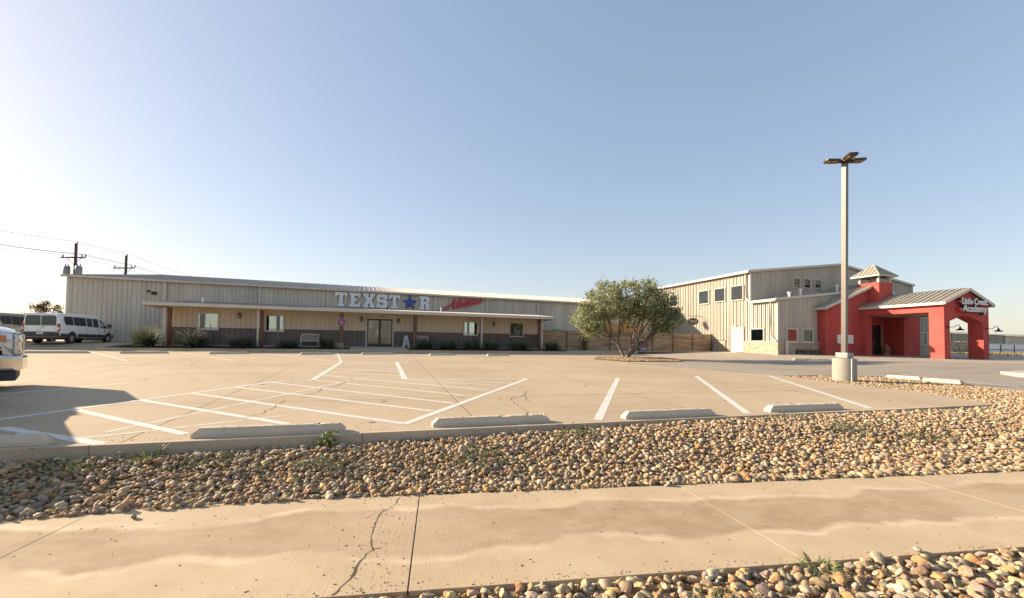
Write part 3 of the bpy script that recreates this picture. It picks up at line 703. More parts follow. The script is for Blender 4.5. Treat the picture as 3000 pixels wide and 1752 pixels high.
def stop(x0, y0, x1, y1, label, group, zf=T):
    global STP
    L = math.hypot(x1-x0, y1-y0); cx, cy = (x0+x1)/2, (y0+y1)/2
    if len(used) < 6: o = STP = make_stop(1.86)
    else: o = copy_tree(STP)
    used.append(1); o.location = (cx, cy, float(zf(cx, cy))-.003); o.scale = (L/1.86, 1, 1)
    o.rotation_euler = (math.atan(.022), 0, math.atan2(y1-y0, x1-x0)); tag(o, label, 'wheel stop', group)
NS = 'wheel stops along the near kerb'; FS = 'wheel stops in the row before the porch'
for a in ((-5.35, 6.80, -3.45, 6.76, 'pinkish worn wheel stop cut off by the left picture edge'), (-2.05, 6.78, -.22, 6.76, 'near wheel stop left of the hatched arrow tip, biggest in view'), (.98, 6.83, 2.84, 6.83, 'near wheel stop just right of the hatched arrow tip'),
          (4.2, 6.8, 6.05, 6.8, 'near wheel stop between the two long stall lines'), (7.4, 6.86, 9.28, 6.84, 'near wheel stop furthest right, above the weed strip')): stop(*a, NS)
for a in ((-17.2, 29.0, -13.7, 29.6, 'far wheel stop in front of the white van'), (-12.3, 29.3, -10.3, 29.9, 'far wheel stop in front of the largest spiky shrub'), (-8.22, 29.3, -6.35, 29.9, 'far wheel stop in front of the second porch post'), (-3.57, 29.1, -1.8, 29.7, 'far wheel stop left of the entrance doors'),
          (-.18, 29.6, 1.8, 30.1, 'far wheel stop straight in front of the entrance doors'), (3.9, 29.0, 5.6, 29.5, 'far wheel stop before the half-hidden bench'), (7.65, 28.9, 9.3, 29.4, 'far wheel stop furthest right, before the third porch window')): stop(*a, FS)
stop(19.72, 12.6, 19.58, 11.35, 'pale stone kerb block behind the light pole, farther of the pair', 'kerb blocks on the rock island', lotz); stop(19.58, 11.3, 19.48, 10.1, 'pale stone kerb block behind the light pole, nearer of the pair', 'kerb blocks on the rock island', lotz)
stop(26.6, 22.6, 28.6, 21.6, 'white wheel stop out on the drive left of the light pole', 'wheel stops on the drive')
b = MB(); b.poly([(x, y, 0) for x, y in ((28.2, 13.2), (26.6, 11.7), (28, 10.2), (38, 9), (38, 13.6), (31, 13.75))], (0, 0, .17))
o = b.build('kerb_island', mt_pad, bevel=.02, kind='structure'); o.location = (0, 0, .12)

# ------------------------------------------------------------------ generic building bits
X_, Y_, Z_ = V((1, 0, 0)), V((0, 1, 0)), V((0, 0, 1))
def window(par, o, u, n, w, h, glass=mt_glass, trim=mt_trim, tw=.07, mull=(), inner=None, dark=None, name='window', off=.035):
    """o = lower left corner on the wall plane"""
    o = V(o); b = MB()
    for ur, zr in (((-tw, w+tw), (-tw, 0)), ((-tw, w+tw), (h, h+tw)), ((-tw, 0), (0, h)), ((w, w+tw), (0, h))): b.obox(o, u, n, ur, (0, off+.055), zr)
    f = b.build(name, trim, par, bevel=.004)
    b = MB(); s = .045
    for ur, zr in (((0, w), (0, s)), ((0, w), (h-s, h)), ((0, s), (s, h-s)), ((w-s, w), (s, h-s))): b.obox(o, u, n, ur, (off-.005, off+.022), zr)
    for m in mull: b.obox(o, u, n, (m-.02, m+.02), (off-.005, off+.024), (s, h-s))
    q = b.build('sash', mt_black if glass is mt_glassd else trim, f)
    b = MB(); b.obox(o, u, n, (s, w-s), (off-.004, off+.010), (s, h-s)); b.build('pane', glass, f)
    if dark: b = MB(); b.obox(o, u, n, (dark[0], dark[1]), (off+.010, off+.014), (s, h-s)); b.build('dark_pane', mt_glassd, f)
    if inner: b = MB(); b.obox(o, u, n, (inner[0], inner[1]), (off+.010, off+.0135), (inner[2], inner[3])); b.build('blind', mt_blind, f)
    return f

# ------------------------------------------------------------------ main hall
hall = thing('metal_hall', 'long low tan metal building with a lean-to porch and white letter sign', 'building', (0, 42, 1))
PINV[hall.name] = Matrix.Translation((0, -42, -1))
XL, XR, YM = -20.95, 32., 42.
def ez(x): return 5.80-.0078*(x)               # eave height
b = MB(); b.ribbed(lambda t: (XL+t, YM, .7), lambda t: (XL+t, YM, ez(XL+t)-.02), XR-XL, (0, -1, 0), .305, .055)
b.build('wall', mt_siding, hall, recalc=False)
b = MB(); rz = lambda x: 8.12-.0085*x
b.poly([(XL, YM, .7), (XL, YM, ez(XL)), (XL, 58.4, rz(XL)), (XL, 74, ez(XL)), (XL, 74, .7)], (.02, 0, 0)); b.poly([(XR, 74, .7), (XR, 74, ez(XR)), (XR, 58.4, rz(XR)), (XR, YM+.01, ez(XR)), (XR, YM+.01, .7)], (-.02, 0, 0)); b.box(XL, XR, 73.98, 74, .7, 5.6)
b.build('end_wall', mt_siding, hall)
b = MB(); b.ribbed(lambda t: (XL-.25+t, YM-.28, ez(XL+t)-.02), lambda t: (XL-.25+t, 58.4, rz(XL+t)), XR-XL+.2, (0, -.13, .99), .40, .07)
b.ribbed(lambda t: (XL-.25+t, 58.4, rz(XL+t)), lambda t: (XL-.25+t, 74.3, ez(XL+t)), XR-XL+.2, (0, .13, .99), .61, .04)
b.build('roof', mt_roof, hall, recalc=False)
b = MB()
N = 26
for k in range(N):
    xa = XL-.28+(XR-XL+.2)*k/N; xb = XL-.28+(XR-XL+.2)*(k+1)/N
    b.obox((xa, YM-.33, ez(xa)-.14), ((xb-xa, 0, ez(xb)-ez(xa))), (0, -1, 0), (0, 1), (-.12, .03), (0, .15))
b.build('gutter', mt_trim, hall)
b = MB(); b.obox((XL-.3, YM-.3, 0), Y_, -X_, (0, 1), (0, .06), (0, .01)); b = MB()
b.poly([(XL-.26, YM-.3, ez(XL)-.16), (XL-.26, YM-.3, ez(XL)+.02), (XL-.26, 58.4, rz(XL)+.04), (XL-.26, 58.4, rz(XL)-.14)], (-.04, 0, 0)); b.box(XL-.06, XL+.14, YM-.05, YM+.1, .8, ez(XL)-.02)
b.build('corner_trim', mt_trim, hall)
for x in (-14.84, -8.28, -3.07, 1.5, 6.09, 11.06, 16.23, 21.4, 26.5):
    b = MB(); b.box(x-.085, x+.085, YM-.17, YM-.035, 1.0 if x < -13 or x > 15 else 4.1, ez(x)-.12); b.build('downspout', mt_trim, hall, bevel=.01)
# lean-to porch
YW, YP, YF = 37., 36., 35.2
PXL, PXR = -13.67, 15.02
def fz(x): return 3.60-.0040*(x+6)              # front roof edge
b = MB(); WL, WR = -12.75, 14.5
b.ribbed(lambda t: (WL+t, YW, 2.16-.0004*(WL+t)), lambda t: (WL+t, YW, 3.75), WR-WL, (0, -1, 0), .33, .03, ((0, 0), (.80, 0), (.85, 1), (.95, 1)))
b.build('porch_wall', mt_siding_w, hall, recalc=False)
b = MB(); b.ribbed(lambda t: (WL+t, YW, .85), lambda t: (WL+t, YW, 2.16), WR-WL, (0, -1, 0), .33, .03, ((0, 0), (.80, 0), (.85, 1), (.95, 1)))
b.build('wainscot', mt_wains, hall, recalc=False)
MB().box(WL-.05, WL+.06, YW-.06, YM, .8, 3.7).build('porch_end_wall', mt_siding, hall); MB().box(WR-.06, WR+.05, YW-.06, YM, .8, 3.6).build('porch_end_wall', mt_siding, hall)
b = MB(); b.box(WL+.07, WR-.07, YW-.045, YW-.032, 2.13, 2.17); b.build('wainscot_trim', mt_wains, hall)
b = MB(); L = PXR-PXL
b.ribbed(lambda t: (PXL+t, YF, fz(PXL+t)+.09), lambda t: (PXL+t, YM, 4.28-.0035*(PXL+t)), L, (0, -.09, .99), .305, .035)
b.build('porch_roof', mt_roof, hall, recalc=False)
b = MB(); b.add([(PXL, YF, fz(PXL)-.02), (PXR, YF, fz(PXR)-.02), (PXR, YM, 4.0), (PXL, YM, 4.1)], [(0, 1, 2, 3)]); b.build('porch_soffit', mt_siding_w, hall)
b = MB()
for k in range(20):
    xa = PXL+L*k/20; xb = PXL+L*(k+1)/20; b.obox((xa, YF, fz(xa)-.12), (xb-xa, 0, fz(xb)-fz(xa)), (0, -1, 0), (0, 1), (0, .13), (0, .22))
b.build('porch_gutter', mt_trim, hall)
MB().box(PXL-.02, PXL+.03, YF+.002, YM-.1, 3.46, 3.72).build('porch_rake', mt_trim, hall); MB().box(PXR-.03, PXR+.02, YF+.002, YM-.1, 3.36, 3.62).build('porch_rake', mt_trim, hall)
for i, x in enumerate((-12.45, -6.93, -1.63, 3.68, 9.0, 14.07)):
    if i in (2, 3):
        p = MB().box(x-.135, x+.135, 35.5, 35.77, 1.18, 3.42).build('post', mt_wood, hall, bevel=.02)
        b = MB()
        for k, (w, z0, z1) in enumerate(((.36, .55, .78), (.34, .785, .98), (.35, .985, 1.2))): b.box(x-w+(.2 if i == 3 else -.2), x+w+(.2 if i == 3 else -.2), 35.3-.02*k, 35.98, z0, z1)
        b.build('stone_footing', mt_stone, p, bevel=.02)
    else:
        MB().box(x-.09, x+.10, YP-.09, YP+.1, .75, 3.42).build('post', mt_wood2, hall, bevel=.01)
        s = 1 if i >= 4 else -1
        dx = (.19 if i == 5 else -.0 if i == 4 else -.2)
        b = MB(); b.box(x+dx-.065, x+dx+.065, YP-.24, YP-.11, .8 if i < 4 else .9, 3.36); b.box(x+dx-.1, x+dx+.1, YP-.28, YP-.1, 3.18, 3.42); b.build('downspout', mt_trim, hall, bevel=.01)
# windows, doors, lanterns of the porch
UW, NW = X_, V((0, -1, 0))
window(hall, (-11.09, YW, 2.05), UW, NW, 1.22, 1.13, mt_glass, dark=(.10, .40), mull=(.42,))
window(hall, (-6.86, YW, 2.02), UW, NW, 1.17, 1.12, mt_glass, dark=(.72, .93), mull=(.70,))
window(hall, (7.80, YW, 2.0), UW, NW, 1.12, 1.08, mt_glass, dark=(.24, .40), mull=(.42,))
window(hall, (11.80, YW, 1.97), UW, NW, 1.12, 1.10, mt_glassd)
o = (.16, YW, .98); dr = MB()
for ur, zr in (((-.09, 0), (0, 2.2)), ((1.9, 1.99), (0, 2.2)), ((-.09, 1.99), (2.14, 2.24))): dr.obox(o, UW, NW, ur, (0, .10), zr)
dr = dr.build('door_frame', mt_trim, hall)
for k in (0, 1):
    b = MB(); x0 = .0+k*.955; w = .945
    for ur, zr in (((x0, x0+w), (0, .18)), ((x0, x0+w), (2.02, 2.13)), ((x0, x0+.09), (.18, 2.02)), ((x0+w-.09, x0+w), (.18, 2.02))): b.obox(o, UW, NW, ur, (.035, .085), zr)
    d = b.build('door', mt_black, hall)
    b = MB(); b.obox(o, UW, NW, (x0+.09, x0+w-.09), (.05, .06), (.18, 2.02)); b.build('pane', M('door_glass%d' % k, (.13, .125, .12), .03, 1.), d)
    b = MB(); hx = x0+(w-.13 if k == 0 else .13); b.tube([V(o)+UW*hx+NW*.13+Z_*.85, V(o)+UW*hx+NW*.13+Z_*1.3], .015, 6); b.build('handle', mt_chrome, d)
    if k == 0:
        b = MB(); b.obox(o, UW, NW, (.14, .42), (.0605, .063), (1.78, 1.92)); b.obox(o, UW, NW, (.14, .36), (.0605, .063), (1.45, 1.7)); b.build('door_notice', mt_plate, d)
b = MB(); b.box(1.12, 1.43, YW-.05, YW-.03, 3.27, 3.39); b.build('number_plate', M('plate_orange', (.55, .30, .14), .6), hall)
for x, z in ((-8.55, 3.06), (-.25, 3.02), (2.5, 2.99), (10.33, 2.96)):
    b = MB(); b.box(x-.03, x+.03, YW-.16, YW-.03, z+.18, z+.22); b.lathe((x, YW-.16, z), [(.02, .2), (.11, .11), (.13, .10), (.13, .08)], 4); b.lathe((x, YW-.16, z), [(.12, -.15), (.12, -.12)], 4)
    for a in range(4): b.tube([(x+.1*math.cos(a*1.57+.78), YW-.16+.1*math.sin(a*1.57+.78), z-.14), (x+.1*math.cos(a*1.57+.78), YW-.16+.1*math.sin(a*1.57+.78), z+.1)], .012, 4)
    f = b.build('wall_lantern', mt_iron, hall); MB().lathe((x, YW-.16, z), [(.075, -.12), (.075, .08)], 8).build('lantern_glass', mt_lens, f)
b = MB(); b.box(-15.68, -15.4, YM-.30, YM-.06, 4.76, 4.98); f = b.build('floodlight', mt_iron, hall, bevel=.01); MB().box(-16.0, -15.85, YM-.12, YM-.035, 4.93, 5.1).build('junction_box', mt_iron, f)
b = MB(); b.tube([(-20.35, YM-.03, 5.06), (-20.35, YM-.2, 5.03)], .05, 8); b.build('camera_dome', mt_white, hall)
for x, yy, z in ((-11.3, 38.5, 3.9), (6.05, 38, 3.8)):
    MB().lathe((x, yy, z), [(.05, 0), (.05, .38), (.08, .38), (.08, .46)], 10).build('vent_pipe', mt_white, hall, smooth='auto')
# porch slab and planting bed
b = MB(); b.poly([(-12.8, 35.95, .55), (14.6, 35.95, .55), (14.6, 37.05, .55), (-12.8, 37.05, .55)], (0, 0, .41)); b.poly([(-1.0, 33.86, .4), (3.0, 33.86, .4), (3.0, 35.94, .4), (-1.0, 35.94, .4)], (0, 0, .36))
b.add([(-1.0, 33.86, .762), (3., 33.86, .762), (3., 35.94, .963), (-1., 35.94, .963)], [(0, 1, 2, 3)]); b.build('porch_walk', mt_pad, kind='structure')
b = MB(); b.box(-15.3, -1.01, 33.7, 33.86, .45, .752); b.box(3.01, 22.2, 33.7, 33.86, .45, .752); b.box(-1.0, 3.0, 33.7, 33.855, .45, .762); b.build('porch_kerb', mt_kerb, kind='structure', bevel=.015)
b = MB()
for x0, x1 in ((-15.2, -1.02), (3.02, 16.0)): b.poly([(x0, 33.87, .4), (x0, 33.87, .74), (x0, 35.94, .90), (x0, 35.94, .4)], (x1-x0, 0, 0))
b.build('planting_bed', mt_mulch, kind='structure')
b = MB(); b.add([(16.01, 33.87, .74), (32, 33.87, .74), (32, 42, .82), (14.6, 42, .82), (14.6, 35.95, .82), (16.01, 35.95, .82)], [(0, 1, 2, 3, 4, 5)]); b.build('rear_yard', mt_pad, kind='structure')

# ------------------------------------------------------------------ signs on the hall
GL = {'T': ([(0, 1), (1, 1), (1, .66), (.86, .66), (.83, .79), (.65, .79), (.65, .18), (.8, .18), (.8, 0), (.2, 0), (.2, .18), (.35, .18), (.35, .79), (.17, .79), (.14, .66), (0, .66)], []),
 'E': ([(0, 1), (1, 1), (1, .66), (.85, .66), (.80, .8), (.48, .8), (.48, .6), (.68, .6), (.68, .4), (.48, .4), (.48, .2), (.80, .2), (.85, .34), (1, .34), (1, 0), (0, 0), (0, .18), (.15, .18), (.15, .82), (0, .82)], []),
 'X': ([(0, 1), (.46, 1), (.46, .84), (.40, .84), (.51, .67), (.62, .84), (.56, .84), (.56, 1), (1, 1), (1, .84), (.92, .84), (.69, .5), (.92, .16), (1, .16), (1, 0), (.55, 0), (.55, .16), (.61, .16), (.5, .33), (.39, .16), (.45, .16), (.45, 0), (0, 0), (0, .16), (.08, .16), (.31, .5), (.08, .84), (0, .84)], []),
 'S': ([(.18, 1), (.70, 1), (.78, .95), (1, 1), (1, .64), (.72, .64), (.66, .78), (.36, .78), (.32, .74), (.32, .65), (.36, .61), (.84, .61), (1, .48), (1, .15), (.84, 0), (.28, 0), (.2, .05), (0, 0), (0, .36), (.28, .36), (.34, .22), (.64, .22), (.68, .26), (.68, .35), (.64, .39), (.16, .39), (0, .53), (0, .86)], []),
 'R': ([(0, 1), (.80, 1), (.97, .87), (.97, .60), (.85, .49), (.95, .40), (.95, .18), (1, .18), (1, 0), (.70, 0), (.62, .07), (.62, .36), (.57, .4), (.46, .4), (.46, .18), (.54, .18), (.54, 0), (0, 0), (0, .18), (.14, .18), (.14, .82), (0, .82)], [[(.46, .8), (.46, .58), (.60, .58), (.65, .63), (.65, .75), (.60, .8)]])}
sg = thing('wall_sign', 'row of white slab block letters with a blue star on the hall wall', 'sign', (1.5, 41.9, 4.3), 0, None, True)
YS = YM-.20
for ch, x0, x1 in (('T', -2.5, -1.5), ('E', -1.36, -.42), ('X', -.22, .82), ('S', .93, 1.86), ('T', 1.98, 2.96), ('R', 4.63, 5.60)):
    P, H = GL[ch]; z0 = 4.335-.006*x0; h = 1.235
    f = lambda L: [(x0+(x1-x0)*u, YS, z0+h*v) for u, v in L]
    o = MB().poly(f(P), (0, .10, 0), [f(q) for q in H]).build('letter', mt_sign_w, sg)
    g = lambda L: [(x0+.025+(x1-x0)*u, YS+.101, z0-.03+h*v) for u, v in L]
    MB().poly(g(P), (0, .05, 0), [g(q) for q in H]).build('letter_shadow', mt_sign_dk, o)  # dark copy set right and down, drawn in as the letter's shadow
cx, cz = 3.81, 4.93; st = [(cx+(.68 if k % 2 == 0 else .27)*math.sin(k*math.pi/5), YS, cz+(.64 if k % 2 == 0 else .25)*math.cos(k*math.pi/5)) for k in range(10)]
o = MB().poly(st, (0, .10, 0)).build('star', mt_blue, sg); MB().poly([(x+.03, YS+.101, z-.03) for x, y, z in st], (0, .05, 0)).build('star_shadow', mt_sign_dk, o)  # the star gets the same drawn-in shadow copy
# red script word: brush strokes (pen paths with width)
SC = [[(-.15, .32), (-.42, .40), (-.66, .28), (-.70, .08), (-.52, -.02), (-.28, .12), (.0, .5), (.26, .98)], [(.26, .98), (.25, .55), (.28, .08), (.40, .0), (.52, .14)], [(-.12, .36), (.2, .42), (.42, .5)],
 [(.66, .82), (.60, .3), (.64, .03), (.76, .1)], [(.50, .55), (.80, .60)], [(.94, .98), (.86, .02)], [(.88, .28), (1.0, .5), (1.10, .44), (1.08, .1), (1.18, .02), (1.28, .16)], [(1.42, 1.0), (1.34, .3), (1.36, .04), (1.5, .1)],
 [(1.50, .24), (1.70, .34), (1.70, .5), (1.58, .52), (1.50, .3), (1.56, .05), (1.72, .04), (1.84, .2)], [(1.98, .84), (1.90, .3), (1.94, .03), (2.06, .12)], [(1.80, .55), (2.12, .60)], [(2.24, .55), (2.18, .15), (2.24, .02), (2.36, .14)], [(2.27, .74), (2.29, .80)],
 [(2.66, .46), (2.58, .54), (2.46, .46), (2.42, .2), (2.50, .03), (2.64, .06), (2.76, .2)], [(2.74, .2), (2.92, .58), (2.90, .40), (2.98, .22), (2.92, .04), (2.76, .04), (2.72, .12)]]
def pen(b, pts, w, f, d):
    P = []
    for i in range(len(pts)-1):
        p0, p1, p2, p3 = (V((*pts[max(i-1, 0)], 0)), V((*pts[i], 0)), V((*pts[i+1], 0)), V((*pts[min(i+2, len(pts)-1)], 0)))
        for k in range(5):
            t = k/5; P.append(.5*((2*p1)+(p2-p0)*t+(2*p0-5*p1+4*p2-p3)*t*t+(3*p1-p0-3*p2+p3)*t**3))
    P.append(V((*pts[-1], 0))); vs = []
    for i, p in enumerate(P):
        t = (P[min(i+1, len(P)-1)]-P[max(i-1, 0)]).normalized(); n = V((-t.y, t.x, 0)); ww = w*(.62+.55*abs(t.y))/2
        for q in (p+n*ww, p-n*ww): vs.append(f(q.x, q.y))
    m = len(vs); vs2 = [(x, y+d, z) for x, y, z in vs]
    fs = []
    for i in range(len(P)-1):
        a = 2*i; fs += [(a, a+1, a+3, a+2), (a+m, a+2+m, a+3+m, a+1+m), (a, a+2, a+2+m, a+m), (a+1, a+1+m, a+3+m, a+3)]
    fs += [(0, m, m+1, 1), (m-2, m-1, 2*m-1, 2*m-2)]; b.add(vs+vs2, fs)
b = MB(); ca, sa = math.cos(rad(15)), math.sin(rad(15)); S = 1.0
for i, L in enumerate(SC):
    pen(b, L, .12, lambda u, v: (7.48+u*.99+v*.18, YS-.002*i, 4.44+u*.235+v*.98), .08)
o = b.build('wall_sign', mt_sred, recalc=False); tag(o, 'red slanted script word sign on the hall wall right of the star', 'sign')
# round sign on the porch post
rs = thing('round_sign', 'round blue and red sign hung on the rough timber porch post', 'sign', (-1.63, 35.45, 2.72), 0)
MB().lathe((0, 0, 0), [(.31, .03), (.31, -.02), (.24, -.02)], 28, 'y').build('rim', M('sign_blue_worn', (.10, .20, .42), .5, 0, .15, 8), rs); MB().lathe((0, -.012, 0), [(.24, .02), (.24, -.012), (.02, -.014)], 28, 'y').build('disc', M('sign_red_worn', (.36, .07, .06), .6, 0, .35, 9), rs)
b = MB(); b.box(-.15, .15, -.034, -.028, -.03, .03); b.box(-.1, .1, -.034, -.028, .08, .11); b.box(-.1, .1, -.034, -.028, -.12, -.09); b.build('lettering', M('sign_pale', (.55, .35, .33), .6), rs)

# ------------------------------------------------------------------ porch furniture
def bench(x, y, z, w, lab):
    t = thing('bench', lab, 'bench', (x, y, z), 0, 'slatted benches on the porch'); h = w/2
    b = MB()
    for k in range(5): b.box(-h, h, -.28+.1*k, -.28+.1*k+.08, .40, .43)
    b.box(-h+.03, h-.03, -.27, -.22, .33, .398); b.build('seat', mt_benchw, t, bevel=.004)
    b = MB(); b.box(-h, h, .22, .26, .82, .90); b.box(-h, h, .22, .26, .47, .53); n = 11
    for k in range(n): xx = -h+.08+(w-.16)*k/(n-1); b.box(xx-.025, xx+.025, .23, .25, .53, .82)
    b.build('backrest', mt_benchw, t, bevel=.004)
    for sx in (-1, 1):
        for yy in (-.25, .24): MB().box(sx*(h-.03)-.03, sx*(h-.03)+.03, yy-.03, yy+.03, 0, .62 if yy < 0 else .9).build('leg', mt_benchw, t, bevel=.004)
        MB().box(sx*(h-.03)-.04, sx*(h-.03)+.04, -.3, .3, .62, .65).build('armrest', mt_benchw, t, bevel=.004)
    return t
bench(-3.82, 36.3, .962, 1.25, 'pale slatted bench on the porch left of the round sign post'); bench(4.3, 36.4, .962, 1.05, 'pale bench mostly hidden behind a spiky shrub right of the doors')
af = thing('sandwich_board', 'weathered white letter-A shaped stand leaning by the timber post', 'sign', (3.0, 35.3, .86))
b = MB(); b.poly([(-.32, 0, 0), (-.10, 0, .95), (.10, 0, .95), (.34, 0, 0), (.16, 0, 0), (.10, 0, .28), (-.06, 0, .28), (-.13, 0, 0)], (0, .08, 0), [[(-.03, 0, .42), (.07, 0, .42), (.02, 0, .72)]]); b.build('front_frame', mt_wash, af, bevel=.004)
b = MB(); b.poly([(-.28, .30, 0), (-.2, .30, 0), (-.04, .1, .9), (-.1, .1, .9)], (0, .04, 0)); b.poly([(.22, .30, 0), (.3, .30, 0), (.1, .1, .9), (.04, .1, .9)], (0, .04, 0)); b.build('back_leg', mt_wash, af)
pt = MB().lathe((0, 0, 0), [(.10, 0), (.15, .16), (.17, .24), (.14, .24), (.12, .18), (.02, .17)], 16).build('flower_pot', mt_terra, smooth='auto'); pt.location = (2.36, 36.3, .962); tag(pt, 'empty terracotta pot on the porch floor beside the doors', 'pot')

# ------------------------------------------------------------------ wooden fence
fn = thing('wooden_fence', 'brown horizontal board fence with gaps joining the two metal buildings', 'fence', (23, 35.9, .7), 0, None, True)
def fbay(x0, x1, z0, z1, y, mat=mt_fence):
    b = MB(); h = .137; z = z0
    while z < z1-.05: b.box(x0, x1, y-.012+random.uniform(-.004, .004), y+.012, z, z+h-random.choice((.004, .006, .014))); z += h
    b.build('board_panel', mat, fn); MB().box(x1-.045, x1+.045, y-.06, y+.03, z0-.1, z1+.03).build('post', mt_wood, fn)
fbay(14.65, 16.9, .78, 2.5, 36.6); fbay(16.95, 18.6, .78, 2.5, 36.6)
for k in range(6): fbay(18.62+k*2.215, 18.62+(k+1)*2.215-.05, .70, 2.48, 35.9)
MB().box(18.45, 18.58, 35.84, 36.62, .7, 2.5).build('post', mt_wood, fn)
bn = thing('banner_sign', 'small dark printed banner with a red stripe hung on the board fence', 'sign', (24.15, 35.78, .72), 0)
MB().box(-.43, .43, -.01, .012, .0, 1.0).build('board', mt_navy, bn); MB().box(-.30, .34, -.0135, -.0105, .52, .64).build('red_band', mt_sred, bn)
b = MB(); b.box(-.30, .3, -.0135, -.0105, .72, .78); b.box(-.1, .36, -.0135, -.0105, .83, .87); b.box(-.28, .36, -.0135, -.0105, .16, .42); b.build('pale_text', M('banner_pale', (.32, .36, .42), .6, 0, .5, 14), bn)
sl = thing('playground_slide', 'bright green plastic slide showing over the board fence behind the tree', 'slide', (21.6, 41, .8), 0)
b = MB(); b.poly([(-1., 0, 1.6), (.2, 0, 2.4), (.9, 0, 2.75), (.9, 0, 2.25), (.2, 0, 1.9), (-1, 0, 1.2)], (0, .8, 0)); b.build('chute', mt_green, sl, bevel=.03); b = MB()
for x in (.5, .85): b.tube([(x, .1, 0), (x, .1, 2.6)], .05, 8)
b.build('support', mt_white, sl)
o = MB().box(-.35, .35, 0, .6, -.9, .08).build('play_panel', mt_green, bevel=.04); o.location = (17.75, 40.2, 2.72); tag(o, 'green play box just topping the fence beside the last porch post', 'play panel')
MB().box(-.3, -.22, .1, .18, -1.95, -.9).build('leg', mt_white, o); MB().box(.22, .3, .1, .18, -1.95, -.9).build('leg', mt_white, o)
ph = thing('playhouse', 'tan wooden playhouse tower with a yellow pole above the board fence', 'playhouse', (25.6, 41, .8), 0)
MB().box(-2.2, 2.2, 0, 2, 1.9, 2.85).build('wall', mt_tan, ph, bevel=.02); b = MB()
for x in (.1, .7, 1.2): b.box(x, x+.28, -.012, -.002, 2.3, 2.6)
b.build('window', mt_void, ph)
for x in (-2.1, 2.1): MB().box(x-.07, x+.07, .1, .24, 0, 1.9).build('leg', mt_tan, ph)
MB().box(-.24, -.12, -.2, -.08, 0, 2.8).build('pole', mt_yel, ph)

# ------------------------------------------------------------------ two-storey metal building
mb = thing('two_storey_building', 'tan two-storey ribbed metal building with a limestone base behind the light pole', 'building', (32, 31, .7), 0, None, True)
NX = V((-1, 0, 0)); XB, YB, YU, YE = 32., 28.6, 31.35, 47.
RP = .405; PR = ((0, 0), (.30, 0), (.34, .5), (.44, .5), (.48, 0), (.80, 0), (.85, 1), (.95, 1))
b = MB(); b.ribbed(lambda t: (XB, YE-t, .6), lambda t: (XB, YE-t, 7.95), YE-YU, NX, RP, .085, PR); b.ribbed(lambda t: (XB, YU-t, .6), lambda t: (XB, YU-t, 5.25), YU-YB, NX, RP, .085, PR)
b.build('side_wall', mt_siding2, mb, recalc=False)
gt = lambda x: 5.26+.118*(x-XB) if x < 42.5 else 5.26+.118*(85-x-XB)
b = MB(); b.ribbed(lambda t: (XB+t, YB, .6 if XB+t < 36.7 or XB+t > 47.9 else 4.72), lambda t: (XB+t, YB, gt(XB+t)), 21, (0, -1, 0), .41, .06, PR); b.build('front_wall', mt_siding2, mb, recalc=False)
ut = lambda x: 7.99+.119*(x-XB) if x < 42.75 else 9.27-.144*(x-42.75)
b = MB(); b.ribbed(lambda t: (XB+t, YU, 5.2), lambda t: (XB+t, YU, ut(XB+t)), 20.9, (0, -1, 0), .41, .06, PR); b.build('upper_wall', mt_siding2, mb, recalc=False)
b = MB(); b.box(52.85, 52.9, YU, YE, .6, 7.7); b.box(XB, 52.8, YE-.05, YE, .6, 7.9); b.build('rear_wall', mt_siding2, mb)
b = MB()
def rf(x0, z0, x1, z1, y0, y1):
    dx = x1-x0; n = V((-(z1-z0)*(1 if dx > 0 else -1), 0, abs(dx))).normalized()
    b.ribbed(lambda t: (x0, y1-t, z0) if dx > 0 else (x0, y0+t, z0), lambda t: (x1, y1-t, z1) if dx > 0 else (x1, y0+t, z1), y1-y0, n, .41, .04)
rf(XB-.28, 7.97, 42.75, 9.30, YU-.15, YE+.1); rf(53.0, 7.80, 42.75, 9.30, YU-.15, YE+.1); rf(XB-.25, 5.27, 42.5, 6.53, YB-.12, YU-.02); rf(53.1, 5.27, 42.5, 6.53, YB-.12, YU-.02)
b.build('roof', mt_roofp, mb, recalc=False)
b = MB(); b.box(XB-.42, XB-.2, YU-.2, YE, 7.78, 7.98); b.box(XB-.40, XB-.18, YB-.15, YU-.21, 5.07, 5.28); b.build('gutter', mt_trim, mb, bevel=.01)
b = MB()
for x0, z0, x1, z1, y in ((XB-.3, 7.98, 42.75, 9.30, YU-.2), (42.75, 9.30, 53., 7.83, YU-.2), (XB-.3, 5.29, 42.5, 6.54, YB-.17), (42.5, 6.54, 53.1, 5.29, YB-.17)):
    b.poly([(x0, y, z0-.16), (x0, y, z0+.04), (x1, y, z1+.04), (x1, y, z1-.16)], (0, .10, 0))
b.box(XB-.06, XB+.10, YU-.06, YU+.04, 5.3, 7.80); b.box(XB-.06, XB+.10, YB-.06, YB+.04, 1.75, 5.06); b.build('trim', mt_trim, mb)
for y0, z0, z1 in ((YU+.35, 5.55, 7.78), (YB+.5, 2.15, 5.08)):
    b = MB(); b.tube([(XB-.14, y0, z1), (XB-.14, y0, z0+.1), (XB-.16, y0-.35, z0-.2), (XB-.2, y0-.6, z0-.38)], .07, 6); b.build('downspout', mt_trim, mb)
for x0, x1, y0, y1, zt in ((XB-.12, XB+.1, YB-.14, 31.95, 1.72), (XB-.12, XB+.1, 34.15, 35.75, 1.76), (XB+.101, 36.6, YB-.14, YB-.002, 1.70), (48.2, 52.8, YB-.14, YB-.002, 1.70)):
    o = MB().box(x0, x1, y0, y1, .5, zt).build('stone_base', mt_stone, mb, bevel=.02)
    MB().box(x0-(.04 if x0 < 32 else 0), x1, y0-.04, y1+.01, zt+.002, zt+.06).build('stone_cap', mt_trim, o)
